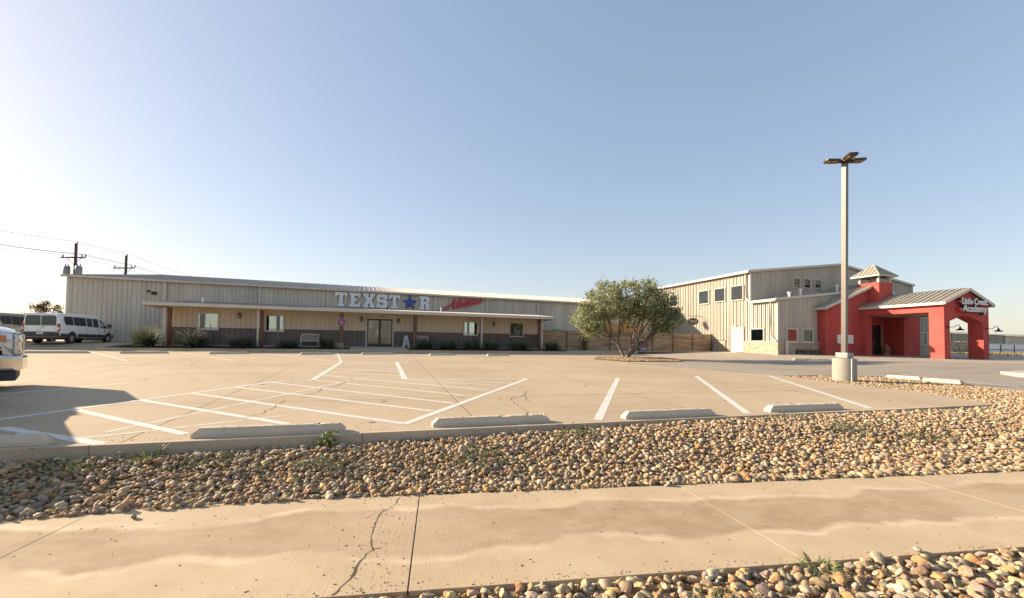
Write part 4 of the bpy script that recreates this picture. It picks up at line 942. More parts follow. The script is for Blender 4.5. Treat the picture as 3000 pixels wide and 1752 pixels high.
b = MB(); b.box(33.8, 36.55, YB-.34, YB-.141, .55, 1.14); b.build('dark_low_block', M('dark_block', (.13, .10, .08), .9, 0, .5, 5), mb, bevel=.02)  # dark box along the foot of the front wall
NXU = V((0, -1, 0))     # along the left wall towards the camera
for y1, y0, z0, z1 in ((43.6, 42.9, 5.75, 6.75), (42.2, 40.95, 5.66, 6.82), (37.6, 36.3, 5.55, 6.8), (35.45, 34.17, 5.6, 6.8), (33.37, 32.05, 5.55, 6.8)):
    window(mb, (XB, y1, z0), NXU, NX, y1-y0, z1-z0, mt_glassd, tw=.065, off=.092)
window(mb, (XB, 31.15, 1.84), NXU, NX, 1.27, 1.0, mt_glassd, tw=.065, off=.092)
d = MB().obox((XB, 33.3, .85), NXU, NX, (0, 1.25), (.05, .13), (0, 2.1)).build('door', mt_white, mb, bevel=.01); MB().obox((XB, 33.3, .85), NXU, NX, (.1, .22), (.131, .18), (.95, 1.02)).build('handle', mt_chrome, d)
b = MB()
for ur, zr in (((-.08, 0), (0, 2.18)), ((1.25, 1.33), (0, 2.18)), ((-.08, 1.33), (2.18, 2.26))): b.obox((XB, 33.3, .85), NXU, NX, ur, (.05, .15), zr)
b.build('door_frame', mt_trim, mb)
b = MB(); b.obox((XB, 33.1, 3.12), NXU, NX, (0, .35), (.05, .22), (0, .14)); b.build('wall_light', mt_trim, mb, bevel=.02)
for x0 in (32.94, 34.68): window(mb, (x0, YB, 1.80), X_, NW, 1.06, 1.03, mt_glassk, tw=.065, off=.064)
window(mb, (49.0, YB, 1.75), X_, NW, .9, 1.03, mt_glassd, tw=.1, off=.064)
for x0 in (36.92, 38.2, 39.52): window(mb, (x0, YU, 6.82), X_, NW, .70, .76, mt_glassd, tw=.08, off=.064)
for x, y, z0, z1 in ((34.46, 29.6, 5.5, 6.05), (35.72, 29.6, 5.6, 6.4), (40.05, 29.6, 6.2, 6.95)): MB().lathe((x, y, 0), [(.10, z0), (.10, z1-.12), (.16, z1-.12), (.16, z1)], 12).build('vent_pipe', mt_white, mb, smooth='auto')
MB().box(32.57, 32.73, YB-.36, YB-.2, .6, 1.9).build('bollard', mt_trim, mb, bevel=.01)
b = MB(); b.tube([(XB-.3, 35.7, .8), (XB-.3, 35.7, 1.9), (XB-.3, 33.9, 1.9), (XB-.3, 33.9, .8)], .025, 6); b.build('handrail', mt_iron, mb)
# oval blade sign on its bracket
os_ = thing('oval_sign', 'dark oval hanging sign on a bracket off the sunlit metal wall', 'sign', (31.0, 37.4, 3.78), 0)
MB().lathe((0, 0, 0), [(.02, .035), (.62, .035), (.64, 0), (.62, -.035), (.02, -.035)], 32, 'y').build('board', mt_sign_dk, os_); os_.children[0].scale = (1, 1, .55)
b = MB(); b.box(-.42, .42, -.05, -.036, .07, .12); b.box(-.45, .45, -.05, -.036, -.03, .03); b.box(-.36, .36, -.05, -.036, -.14, -.10); b.build('lettering', M('sign_cream', (.35, .32, .28), .6), os_)
b = MB(); b.tube([(.95, 0, .55), (-.55, 0, .55)], .025, 6); b.tube([(-.3, 0, .55), (-.3, 0, .30)], .012, 5); b.tube([(.3, 0, .55), (.3, 0, .30)], .012, 5); b.build('bracket', mt_iron, os_)
# apron in front
b = MB(); b.poly([(30.7, 36.2, .45), (30.7, 27.4, .45), (36.2, 27.0, .45), (36.2, 29, .45), (31.9, 29, .45), (31.9, 36.2, .45)], (0, 0, .27)); b.build('building_apron', mt_pad, kind='structure', bevel=.015)
b = MB(); b.box(31.0, 31.88, 31.9, 33.6, .722, .84); b.build('door_step', mt_pad, kind='structure', bevel=.01)

# ------------------------------------------------------------------ red entrance
rp = thing('entrance_portico', 'red stucco entrance porch with arch, metal roof and small square tower', 'building', (43.2, 25, .6), 0, None, True)
X0, X1, YA, YB2, ZB = 40.58, 45.81, 22.05, 27.9, .45
b = MB()
b.poly([(X0, YA, ZB), (X0, YA, 4.74), (43.2, YA, 5.80), (X1, YA, 4.74), (X1, YA, ZB), (45.14, YA, ZB), (45.14, YA, 3.38), (43.42, YA, 3.88), (42.72, YA, 3.88), (41.22, YA, 3.41), (41.22, YA, ZB)], (0, .95, 0)); b.build('gable_wall', mt_red, rp)
for x0, x1 in ((X0+.003, X0+.62), (X1-.62, X1-.003)):
    b = MB(); b.poly([(x0, 23.001, 4.10), (x0, 23.001, 4.74), (x0, YB2-.01, 4.74), (x0, YB2-.01, ZB), (x0, 27.47, ZB), (x0, 27.47, 4.10)], (x1-x0, 0, 0)); b.build('side_wall', mt_red, rp)
b = MB(); b.box(X0+.63, X1-.63, 23.01, YB2-.02, 4.04, 4.09); c = b.build('ceiling', M('cream_ceiling', (.42, .31, .22), .8), rp)
for x, y in ((42.2, 24.2), (43.4, 25.6)): MB().box(x-.25, x+.25, y-.25, y+.25, 3.99, 4.038).build('ceiling_light', mt_plate, c)
# block behind
RZ = lambda x: 4.70+.378*(x-36.38) if x < 42.2 else 6.90-.378*(x-42.2)
b = MB(); b.poly([(36.38, YB2, ZB), (36.38, YB2, RZ(36.38)), (42.2, YB2, 6.90), (48., YB2, RZ(48.)), (48., YB2, ZB), (45.2, YB2, ZB), (45.2, YB2, 4.14), (41.25, YB2, 4.14), (41.25, YB2, ZB)], (0, .25, 0))
b.box(36.38, 36.6, YB2+.251, 31., ZB, 4.69); b.box(47.78, 48., YB2+.251, 31., ZB, 4.69); b.box(45.2, 45.4, YB2+.251, 29.3, ZB, 4.14); b.box(41.05, 41.25, YB2+.251, 29.3, ZB, 4.14); b.build('entry_wall', mt_red, rp)
b = MB(); b.poly([(41.251, 29.1, ZB), (42.9, 29.1, ZB), (42.9, 29.1, 3.42), (44.85, 29.1, 3.42), (44.85, 29.1, ZB), (45.199, 29.1, ZB), (45.199, 29.1, 4.14), (41.251, 29.1, 4.14)], (0, .15, 0)); b.build('recess_wall', mt_red, rp)
dr = MB().box(42.9, 44.85, 29.2, 29.24, ZB+.1, 3.42).build('door', mt_void, rp); b = MB()
for x0, x1, z0, z1 in ((43.0, 43.1, .7, 2.95), (43.85, 43.97, .7, 2.95), (43.0, 43.97, 2.9, 3.0)): b.box(x0, x1, 29.16, 29.198, z0, z1)
b.build('door_frame', M('bronze_frame', (.05, .045, .04), .4), dr); MB().box(43.95, 44.0, 29.1, 29.15, 1.5, 2.0).build('handle', mt_chrome, dr); MB().box(43.1, 43.85, 29.18, 29.19, .9, 2.85).build('pane', mt_glassd, dr)
MB().box(44.8, 44.87, 29.05, 29.098, .7, 3.45).build('door_edge', mt_trim, rp); MB().box(42.95, 43.35, 28.98, 29.098, 3.62, 3.74).build('wall_light', mt_plate, rp)
b = MB()
def rf2(x0, z0, x1, z1, y0, y1, pitch=.42):
    dx = x1-x0; n = V((-(z1-z0)*(1 if dx > 0 else -1), 0, abs(dx))).normalized()
    b.ribbed(lambda t: (x0, y1-t, z0) if dx > 0 else (x0, y0+t, z0), lambda t: (x1, y1-t, z1) if dx > 0 else (x1, y0+t, z1), y1-y0, n, pitch, .07, ((0, 0), (.80, 0), (.82, 1), (.97, 1)))
rf2(X0-.3, 4.80, 43.2, 5.93, YA-.22, 28.6); rf2(X1+.3, 4.80, 43.2, 5.93, YA-.22, 28.6); rf2(36.0, 4.68, 42.2, 7.02, 27.6, 31.3); rf2(48.3, 4.68, 42.2, 7.02, 27.6, 31.3); b.build('roof', mt_roofp, rp, recalc=False)
b = MB()
for x0, z0, x1, z1, y in ((X0-.32, 4.79, 43.2, 5.93, YA-.26), (43.2, 5.93, X1+.32, 4.79, YA-.26), (36.0, 4.66, 42.2, 7.0, 27.55), (42.2, 7.0, 48.3, 4.66, 27.55)):
    b.poly([(x0, y, z0-.19), (x0, y, z0+.035), (x1, y, z1+.035), (x1, y, z1-.19)], (0, .06, 0))
b.box(X0-.36, X0-.26, YA-.2, 28.6, 4.60, 4.80); b.box(X1+.26, X1+.36, YA-.2, 28.6, 4.60, 4.80); b.box(35.94, 36.02, 27.61, 28.55, 4.47, 4.67)
b.build('fascia', mt_trim, rp); b = MB(); b.box(X0-.255, X0-.003, YA-.19, 28.5, 4.66, 4.70); b.box(X1+.003, X1+.255, YA-.19, 28.5, 4.66, 4.70); b.build('soffit', mt_trim, rp)
# tower with open lantern roof
tw = MB().box(41.4, 43.0, 27.0, 28.75, 4.9, 6.97).build('tower', mt_red, rp)
for x in (41.5, 42.84):
    for y in (27.1, 28.62): MB().box(x-.085, x+.085, y-.085, y+.085, 6.972, 7.56).build('tower_post', mt_trim, tw)
b = MB(); a = V((42.16, 27.9, 8.62)); cs = [V((40.98, 26.7, 7.56)), V((43.34, 26.7, 7.56)), V((43.34, 29.1, 7.56)), V((40.98, 29.1, 7.56))]
for k in range(4):
    p, q_ = cs[k], cs[(k+1) % 4]; L = (q_-p).length; n = (q_-p).cross(a-p).normalized()
    b.add([p, q_, a], [(0, 1, 2)])
    for j in range(1, 7):
        t = j/7; m = p.lerp(q_, t); hgt = 1-abs(2*t-1); e = m+(a-(p+q_)/2)*hgt*.98
        d = (q_-p).normalized()*.02; b.add([m-d, m+d, e+d, e-d, m-d+n*.035, m+d+n*.035, e+d+n*.035, e-d+n*.035], [(4, 5, 6, 7), (0, 4, 7, 3), (1, 2, 6, 5), (0, 1, 5, 4)])
b.build('tower_roof', mt_roofp, tw, recalc=False); b = MB()
for k in range(4): b.tube([cs[k], a], .03, 5)
b.box(40.98, 43.34, 26.7, 26.74, 7.46, 7.56); b.box(40.98, 43.34, 29.06, 29.1, 7.46, 7.56); b.box(40.98, 41.02, 26.741, 29.059, 7.46, 7.56); b.box(43.30, 43.34, 26.741, 29.059, 7.46, 7.56); b.build('tower_trim', mt_trim, tw)
b = MB(); b.lathe((42.2, 27.9, 7.0), [(.30, 0), (.24, .12), (.16, .34), (.05, .42)], 14); b.tube([(41.9, 27.9, 7.35), (42.5, 27.9, 7.35)], .04, 6); b.build('bell', mt_plate, tw, smooth='auto')
# lettering over the arch
def text(body, size, ox, oz, par, w, squash=1.):
    cu = bpy.data.curves.new('txt', 'FONT'); cu.body = body; cu.size = size; cu.extrude = .03; cu.offset = .012; cu.align_x = 'LEFT'; cu.shear = 0
    ob = bpy.data.objects.new('txt', cu); COL.objects.link(ob); bpy.context.view_layer.update()
    me = bpy.data.meshes.new_from_object(ob.evaluated_get(bpy.context.evaluated_depsgraph_get())); bpy.data.objects.remove(ob)
    co = np.empty(len(me.vertices)*3); me.vertices.foreach_get('co', co); co = co.reshape(-1, 3); sx = w/(co[:, 0].max()-co[:, 0].min())
    x = ox+(co[:, 0]-co[:, 0].min())*sx; z = oz+co[:, 1]*squash; me2 = me.copy()
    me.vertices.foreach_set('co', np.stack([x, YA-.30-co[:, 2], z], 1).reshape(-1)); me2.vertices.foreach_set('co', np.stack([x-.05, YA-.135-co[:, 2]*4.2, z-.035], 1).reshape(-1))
    f = link('letters', me, mt_white, par); link('letter_returns', me2, mt_sign_dk, f); return f
ps = thing('gable_sign', 'two rows of white playful raised letters on the red gable', 'sign', (43.6, 21.8, 4.4), 0, None, True)
text('Little Creek', .66, 42.12, 4.71, ps, 2.95); text('Academy', .70, 42.2, 4.16, ps, 2.82)
b = MB(); b.box(41.88, 42.1, YA-.3, YA-.02, 4.82, 4.96); b.box(41.88, 42.12, YA-.3, YA-.02, 4.15, 4.42); b.build('red_bracket', mt_sred, ps)
# gooseneck lamps
for x, lab in ((40.9, 'left'), (45.45, 'right')):
    g = thing('gooseneck_lamp', 'black gooseneck wall lamp on the %s pillar of the red arch' % lab, 'lamp', (x, YA-.02, 2.95), 0, 'gooseneck lamps on the red arch')
    b = MB(); b.lathe((0, 0, 0), [(.07, .02), (.07, -.03)], 10, 'y'); b.tube([(0, 0, 0), (.3, -.25, .0), (.5, -.3, .14), (.7, -.3, .18), (.86, -.3, .08), (.88, -.3, -.02)], .022, 6); b.build('arm', mt_iron, g, smooth='auto')
    MB().lathe((.88, -.3, -.02), [(.03, .06), (.06, .0), (.09, -.08), (.26, -.18), (.27, -.21), (.24, -.2)], 18).build('shade', mt_iron, g, smooth='auto')
cv = thing('wood_carving', 'brown carved wooden figure standing beside the dark entrance door', 'statue', (44.0, 28.2, .6)); b = MB()
b.lathe((0, 0, 0), [(.30, 0), (.32, .25), (.26, .5), (.33, .7), (.24, .9), (.12, .98)], 12); b.lathe((-.12, -.05, .85), [(.05, -.05), (.17, .08), (.16, .2), (.03, .3)], 10); b.lathe((.16, -.08, .7), [(.04, -.1), (.15, .06), (.12, .2), (.03, .26)], 10)
b.build('body', mt_carve, cv, smooth='auto'); b = MB(); b.tube([(-.25, -.2, .55), (-.02, -.34, .45), (.2, -.25, .6)], [.07, .06, .05], 7); b.build('arms', mt_carve, cv, smooth=True)
o = MB().lathe((0, 0, 0), [(.16, 0), (.24, .7), (.26, .75), (.2, .75), (.18, .66), (.02, .64)], 14).build('planter', mt_plate, smooth='auto'); o.location = (41.75, 28.45, .6); tag(o, 'tall pale planter left of the dark entrance door', 'planter')
wb = thing('notice_board', 'white notice board on the red wall behind the light pole', 'sign', (38.55, 27.87, 1.7)); MB().box(-.92, .92, -.06, 0, 0, .73).build('frame', mt_white, wb, bevel=.01); MB().box(-.8, .8, -.066, -.061, .06, .67).build('panel', mt_sign_w, wb)
b = MB(); b.poly([(46.9, 31, 0), (47.5, 31, 0), (36.5, 24.6, 0), (36.2, 25.0, 0)], (0, 0, 0), face_only=True)
def drape(p): return (p[0], p[1], float(T(p[0], p[1]))+.006)
b = MB(); b.add([drape(p) for p in ((38.9, 25.9), (39.3, 25.6), (36.9, 24.2), (36.5, 24.5))], [(0, 1, 2, 3)]); o = b.build('painted_kerb_line', mt_redp, kind='structure')
# cones
def cone(x, y, z, lab):
    t = thing('traffic_cone', lab, 'cone', (x, y, z)); MB().box(-.18, .18, -.18, .18, 0, .04).build('base', mt_cone, t, bevel=.01); MB().lathe((0, 0, 0), [(.14, .04), (.03, .7)], 14).build('cone', mt_cone, t, smooth='auto')
    MB().lathe((0, 0, 0), [(.096, .33), (.074, .46)], 14, cap=False).build('band', mt_white, t, smooth=True)
cone(35.45, 25.55, float(T(35.45, 25.55)), 'orange traffic cone peeking out at the left behind the light pole pier')

# ------------------------------------------------------------------ parking-lot light
lp = thing('street_lamp', 'tall square bronze light pole on a round concrete pier in the rock island', 'street lamp', (16.30, 11.82, .0)); lp.rotation_euler = (.0088, .0066, 0)      # it leans a little
MB().lathe((0, 0, 0), [(.365, -.1), (.365, .86), (.345, .895), (0.05, .90)], 28).build('pier', mt_base, lp, smooth='auto')
MB().tube([(-.16, -.375, -.1), (-.16, -.375, .90)], .024, 6).build('conduit', mt_plate, lp)
RZL = rad(10)
b = MB(); b.box(-.20, .20, -.20, .20, .903, 1.10); o = b.build('base_cover', mt_galv, lp, bevel=.02); o.rotation_euler = (0, 0, RZL)
b = MB(); b.box(-.078, .078, -.078, .078, 1.102, 7.94); o = b.build('pole', mt_lampm, lp, bevel=.01); o.rotation_euler = (0, 0, RZL)
MB().box(-.1, .1, -.1, .1, 7.945, 8.10).build('pole_cap', mt_iron, lp, bevel=.01)
for ang in (rad(238), rad(152), rad(-25)):
    b = MB(); b.box(.101, .22, -.05, .05, 7.96, 8.05); h = b.build('arm', mt_head, lp); h.rotation_euler = (0, 0, ang)
    b = MB(); b.poly([(.20, -.17, 7.98), (.62, -.17, 8.0), (.66, -.11, 8.003), (.66, .11, 8.003), (.62, .17, 8.0), (.20, .17, 7.98)], (0, 0, .075)); s = b.build('lamp_head', mt_head, lp, bevel=.015); s.rotation_euler = (0, 0, ang)
    for yy in (-.11, .06): b = MB(); b.box(.28, .58, yy, yy+.07, 7.966, 7.982); l = b.build('lens', mt_lens, s)
# ------------------------------------------------------------------ utility poles and wires
UP = []
for (x, y, z, top, lab, tf) in ((-37.9, 77.4, .9, 14.35, 'nearer wooden utility pole with two grey transformers behind the hall', True), (-35.6, 85.6, .9, 14.35, 'farther bare utility pole with crossarm behind the hall', False)):
    t = thing('utility_pole', lab, 'utility pole', (x, y, z), 0, 'utility poles behind the hall'); H = top-z; MB().tube([(0, 0, 0), (0, 0, H)], [.20, .17], 10).build('pole', mt_pole, t, smooth='auto')
    a = V((.93, -.36, 0)); zc = H-2.0; b = MB(); b.obox((0, 0, zc), a, V((.36, .93, 0)), (-1.75, 1.75), (-.40, -.25), (-.08, .08)); b.tube([a*-1.1+V((0, -.3, zc)), V((0, -.3, zc-1.0))], .03, 5); b.tube([a*1.1+V((0, -.3, zc)), V((0, -.3, zc-1.0))], .03, 5); ca = b.build('crossarm', mt_pole, t)
    tops = []
    for s in (-1.65, 1.1, 1.65): p = a*s+V((0, -.3, zc+.08)); MB().lathe(p, [(.05, 0), (.09, .1), (.06, .22), (.09, .26), (.02, .36)], 8).build('insulator', mt_iron, ca); tops.append(p+V((x, y, z+.34)))
    MB().lathe((.12, 0, H), [(.05, 0), (.08, .1), (.02, .28)], 8).build('insulator', mt_iron, t); tops.append(V((x+.12, y, top+.26))); UP.append(tops)
    if tf:
        for s in (-1.0, .75):
            p = a*s+V((0, -.35, H-4.25)); k = MB().lathe(p, [(.36, 0), (.38, .1), (.38, .95), (.30, 1.08)], 14).build('transformer', mt_galv, t, smooth='auto')
            b = MB()
            for q_ in (-.15, .15): b.lathe(p+V((q_, 0, 1.05)), [(.04, 0), (.07, .15), (.03, .4)], 7)
            b.tube([p+V((.15, 0, 1.4)), p+V((.3, -.1, 2.0)), V((s*.6, -.3, H-2.3))], .012, 4); b.build('bushing', mt_iron, k)
for i, lab in enumerate(('lowest power line of the three off the crossarms', 'middle power line of the crossarm wires', 'inner crossarm power line just above the middle one', 'top power line running over the pole tips')):
    p, q_ = UP[0][i], UP[1][i]; d = q_-p; P = []
    prev = p-d*4.5
    for A, B, sag in ((prev, p, 1.2), (p, q_, .06), (q_, q_+d*7, 1.6)):
        for k in range(13): t = k/12; P.append(A.lerp(B, t)-V((0, 0, sag*4*t*(1-t))))
    o = MB().tube(P, .02, 4).build('power_line', mt_wire); tag(o, lab, 'power line', 'power lines at the left')

# ------------------------------------------------------------------ vehicles
def tri(v, lo): return max(0., min(1., v))
def wheel(par, x, y, r, w, side):
    b = MB(); s = side
    pr = [(r*.62, -w/2), (r*.93, -w/2), (r, -w/2+.03), (r, w/2-.03), (r*.93, w/2), (r*.62, w/2)]
    t = MB().lathe((x, y, r), pr, 28, 'y', cap=False).build('wheel', mt_rubber, par, smooth='auto')
    q = MB().lathe((x, y, r), [(r*.64, s*(w/2-.02)), (r*.58, s*(w/2-.035)), (r*.40, s*(w/2-.05)), (r*.22, s*(w/2-.01)), (r*.02, s*(w/2))], 28, 'y').build('rim', mt_rim, t, smooth='auto')
    b = MB()
    for k in range(8):
        a = k*math.pi/4; cx, cz = x+r*.48*math.cos(a), r+r*.48*math.sin(a); b.box(cx-r*.07, cx+r*.07, min(y+s*(w/2-.03), y+s*(w/2-.06)), max(y+s*(w/2-.03), y+s*(w/2-.06)), cz-r*.07, cz+r*.07)
    b.build('rim_hole', mt_void, q); return t
def loft(st, hw, n_half=7):
    """st: list of (x, zbot, zbelt, ztop, wbot, wbelt, wtop, crown)"""
    b = MB(); rings = []
    for (x, z0, zb, zt, w0, wb, wt) in st:
        R = [(0, z0), (w0*.9, z0), (w0, z0+.07), (wb, z0+(zb-z0)*.55), (wb, zb), (wt+(wb-wt)*.25, zb+(zt-zb)*.78), (wt, zt-.05), (wt*.86, zt-.01), (0, zt+.015)]
        rings.append([(x, y, z) for y, z in R]+[(x, -y, z) for y, z in R[-2:0:-1]])
    m = len(rings[0]); vs = [v for R in rings for v in R]; fs = []
    for i in range(len(rings)-1):
        for k in range(m): k2 = (k+1) % m; fs.append((i*m+k, i*m+k2, (i+1)*m+k2, (i+1)*m+k))
    fs += [tuple(range(m)), tuple((len(rings)-1)*m+k for k in range(m))[::-1]]; b.add(vs, fs); return b
def side_y(st, x, z):
    for A, B in zip(st, st[1:]):
        if A[0] <= x <= B[0]:
            t = (x-A[0])/((B[0]-A[0]) or 1); x_, z0, zb, zt, w0, wb, wt = [p+(q-p)*t for p, q in zip(A, B)]
            zz = [z0+.07, z0+(zb-z0)*.55, zb, zb+(zt-zb)*.78, zt-.05, zt]; yy = [w0, wb, wb, wt+(wb-wt)*.25, wt, wt*.86]
            return float(np.interp(z, zz, yy))
    return st[0][5]
def patch(st, pts, side, off=.008, sub=4):
    """thin panel following the body side, outline pts in (x, z)"""
    P = []
    for (x0, z0), (x1, z1) in zip(pts, pts[1:]+pts[:1]):
        for k in range(sub): t = k/sub; P.append((x0+(x1-x0)*t, z0+(z1-z0)*t))
    vs = [V((x, side*(side_y(st, x, z)+off), z)) for x, z in P]; cx = sum(p[0] for p in P)/len(P); cz = sum(p[1] for p in P)/len(P)
    vs.append(V((cx, side*(side_y(st, cx, cz)+off), cz))); n = len(P); b = MB(); b.add(vs, [(k, (k+1) % n, n) for k in range(n)]); return b
def van(label, loc, rz, paint, glass):
    t = thing('passenger_van', label, 'van', loc, rz, 'vans parked at the left end of the hall'); Lr = 5.70
    st = [(0, .42, 1.05, 1.80, .88, .93, .78), (.03, .38, 1.05, 1.86, .90, .95, .80), (.4, .36, 1.05, 1.91, .92, .965, .82), (2.5, .34, 1.05, 1.92, .92, .97, .82), (3.75, .34, 1.05, 1.90, .92, .97, .81), (4.25, .34, 1.04, 1.74, .92, .97, .77), (4.75, .34, 1.03, 1.38, .92, .96, .74), (4.98, .34, 1.0, 1.16, .91, .95, .74), (5.35, .36, .88, 1.0, .87, .90, .70), (5.60, .40, .72, .82, .76, .80, .62), (5.70, .44, .62, .70, .62, .66, .5)]
    body = loft(st, 0).build('body', paint, t, smooth='auto')
    b = MB()
    for s in (-1, 1):
        for x0, x1 in ((.0, .72), (1.62, 4.32), (5.18, 5.45)): b.add(patch(st, [(x0, .40), (x1, .40), (x1, .62), (x0, .62)], s, .012).v, patch(st, [(x0, .40), (x1, .40), (x1, .62), (x0, .62)], s, .012).f)
    b.box(-.10, .06, -.93, .93, .40, .70); b.build('side_cladding', mt_clad, t)
    MB().box(5.52, 5.74, -.72, .72, .38, .62).build('front_bumper', mt_clad, t, bevel=.04)
    WIN = {'side_window': [[(.55, 1.17), (1.25, 1.17), (1.25, 1.70), (.50, 1.70), (.44, 1.45)], [(1.30, 1.15), (2.42, 1.15), (2.42, 1.70), (1.30, 1.70)], [(2.50, 1.12), (3.02, 1.12), (3.02, 1.69), (2.50, 1.69)], [(3.10, 1.10), (3.66, 1.10), (3.66, 1.68), (3.10, 1.68)], [(3.84, 1.06), (4.78, 1.06), (4.55, 1.28), (4.16, 1.58), (3.84, 1.66)]]}
    for s in (-1, 1):
        for P in WIN['side_window']: patch(st, P, s, .010).build('side_window', glass, t)
        b = MB()
        for x in (2.46, 3.74, 4.83): b.box(x-.008, x+.008, min(s*.93, s*.978), max(s*.93, s*.978), .5, 1.05)
        b.box(3.5, 3.62, min(s*.95, s*.99), max(s*.95, s*.99), .95, .99); b.build('door_seam', mt_clad, t)
        b = MB(); b.box(4.55, 4.70, min(s*.97, s*1.16), max(s*.97, s*1.16), 1.12, 1.36); b.build('wing_mirror', mt_clad, t, bevel=.03)
        o = MB().box(-.028, .07, min(s*.855, s*.968), max(s*.855, s*.968), .74, 1.22).build('tail_light', mt_redlens, t, bevel=.015); MB().box(-.034, .074, min(s*.87, s*.972), max(s*.87, s*.972), .84, 1.0).build('reversing_lens', mt_clearlens, o)
        b = MB(); b.add([(5.12, s*.925, .80), (5.56, s*.80, .66), (5.50, s*.80, .84), (5.15, s*.90, 1.0)], [(0, 1, 2, 3)]); b.build('headlight', mt_clearlens, t)
        for x in (1.12, 4.72):
            a = [(x+.42*math.cos(k*math.pi/10), .36+.42*math.sin(k*math.pi/10)) for k in range(11)]
            p = patch(st, a, s, .016, 1).build('wheel_arch', mt_clad, t); wheel(t, x, s*.86, .34, .22, s)
        y0 = s*.40
        rw = MB(); P = [(-.37, 1.10), (.39, 1.10), (.385, 1.62), (.31, 1.72), (-.37, 1.72)]; rw.poly([(-.028 if z < 1.3 else -.018, y0+s*u, z) for u, z in P], (.03, 0, 0)); rw.build('rear_window', glass, t)
        MB().box(-.03, .01, min(s*.02, s*.74), max(s*.02, s*.74), .74, 1.10).build('rear_door', paint, t, bevel=.008)
    b = MB(); b.add([(4.20, -.70, 1.72), (4.20, .70, 1.72), (4.96, .80, 1.19), (4.96, -.80, 1.19)], [(0, 1, 2, 3)]); o = b.build('windscreen', glass, t); o.location = (.02, 0, .035)
    MB().box(-.115, -.102, -.22, .14, .56, .69).build('number_plate', mt_plate, t); MB().box(-.045, -.028, -.22, -.06, 1.0, 1.03).build('door_handle', mt_clad, t); MB().box(-.045, -.028, .1, .14, .80, .86).build('badge', mt_clad, t); MB().box(-.01, .03, -.22, .22, 1.872, 1.893).build('brake_light', mt_redlens, t)
    MB().box(.05, 5.2, -.75, .75, .24, .40).build('underbody', mt_void, t)
    for s in (-1,): patch(st, [(4.2, .80), (4.34, .80), (4.34, .98), (4.2, .98)], s, .012).build('door_badge', mt_sred, t)
    return t
ZV = 1.0
HV = math.atan2(.996, .0895)
v1 = van('white passenger van with red tail lights parked nose to the tan hall', (-18.89, 35.4, .955), HV, mt_van, mt_cglass)
v2 = dup(v1, (-22.5, 36.3, .955), HV, 'grey passenger van half cut off by the left edge behind the pickup')
for o in v2.children:
    if o.name.split('.')[0] in ('body', 'rear_door'):
        o.data = o.data.copy(); o.data.materials[0] = mt_silver
# pickup at the left edge: nose towards +x
pk = thing('pickup_truck', 'white pickup with chrome bumper and grille poking in at the left edge', 'pickup', (-7.34, 13.09, .12), rad(27.5)); st = [(-5.6, .62, 1.1, 1.42, .92, .99, .96), (-3.6, .58, 1.1, 1.42, .93, 1.0, .97), (-3.55, .58, 1.12, 1.50, .93, 1.0, .95), (-3.3, .55, 1.15, 1.95, .93, 1.0, .78), (-2.2, .52, 1.15, 1.98, .93, 1.0, .78), (-1.75, .52, 1.14, 1.9, .93, 1.0, .76), (-1.25, .52, 1.14, 1.47, .93, 1.0, .86), (-1.1, .52, 1.14, 1.43, .93, 1.0, .90), (-.5, .54, 1.16, 1.39, .94, 1.0, .88), (-.2, .56, 1.14, 1.33, .94, .99, .86), (-.06, .60, 1.10, 1.26, .93, .97, .83)]
loft(st, 0).build('body', mt_van, pk, smooth='auto')
for s in (-1, 1):
    for P in ([(-3.1, 1.2), (-2.55, 1.2), (-2.55, 1.82), (-3.1, 1.82)], [(-2.45, 1.2), (-1.45, 1.2), (-1.75, 1.78), (-2.45, 1.82)]): patch(st, P, s, .01).build('side_window', mt_cglass, pk)
    for x in (-.95, -4.55): patch(st, [(x+.50*math.cos(k*math.pi/10), .42+.50*math.sin(k*math.pi/10)) for k in range(11)], s, .012, 1).build('wheel_arch', mt_void, pk); wheel(pk, x, s*.88, .42, .27, s)
    patch(st, [(-.47, 1.24), (-.06, 1.22), (-.06, .76), (-.24, .76), (-.26, .90), (-.47, 1.05)], s, .010).build('lamp_bezel', mt_void, pk); hl = patch(st, [(-.435, 1.215), (-.07, 1.20), (-.07, .77), (-.20, .77), (-.22, .92), (-.435, 1.06)], s, .018).build('headlight', mt_clearlens, pk); patch(st, [(-.39, 1.18), (-.16, 1.175), (-.16, 1.04), (-.39, 1.06)], s, .028).build('marker_lens', mt_amber, hl)
    patch(st, [(-.5, .60), (-.44, .60), (-.43, 1.16), (-.47, 1.16)], s, .012).build('panel_seam', mt_void, pk)
    b = MB(); b.box(-1.65, -1.5, min(s*.99, s*1.3), max(s*.99, s*1.3), 1.12, 1.42); b.build('wing_mirror', mt_clad, pk, bevel=.03)
    MB().box(-.07, .005, min(s*.70, s*.95), max(s*.70, s*.95), .78, 1.2).build('front_lamp', mt_clearlens, pk, bevel=.03)
b = MB()
for z in (.80, 1.02): b.box(-.06, .075, -.69, .69, z, z+.09)
b.box(-.06, .03, -.90, .90, 1.20, 1.25); b.box(-.06, .06, -.69, -.60, .78, 1.2); b.box(-.06, .06, .60, .69, .78, 1.2); b.build('grille', mt_chrome, pk, bevel=.02); MB().box(-.06, .03, -.59, .59, .80, 1.18).build('grille_mesh', mt_void, pk)
b = MB(); b.poly([(-.62, -1.0, .44), (-.03, -.98, .44), (.08, -.80, .44), (.13, 0, .44), (.08, .80, .44), (-.03, .98, .44), (-.62, 1.0, .44), (-.62, .9, .44), (-.1, .85, .44), (-.1, -.85, .44), (-.62, -.9, .44)], (0, 0, .31)); b.build('bumper', mt_chrome, pk, bevel=.05)
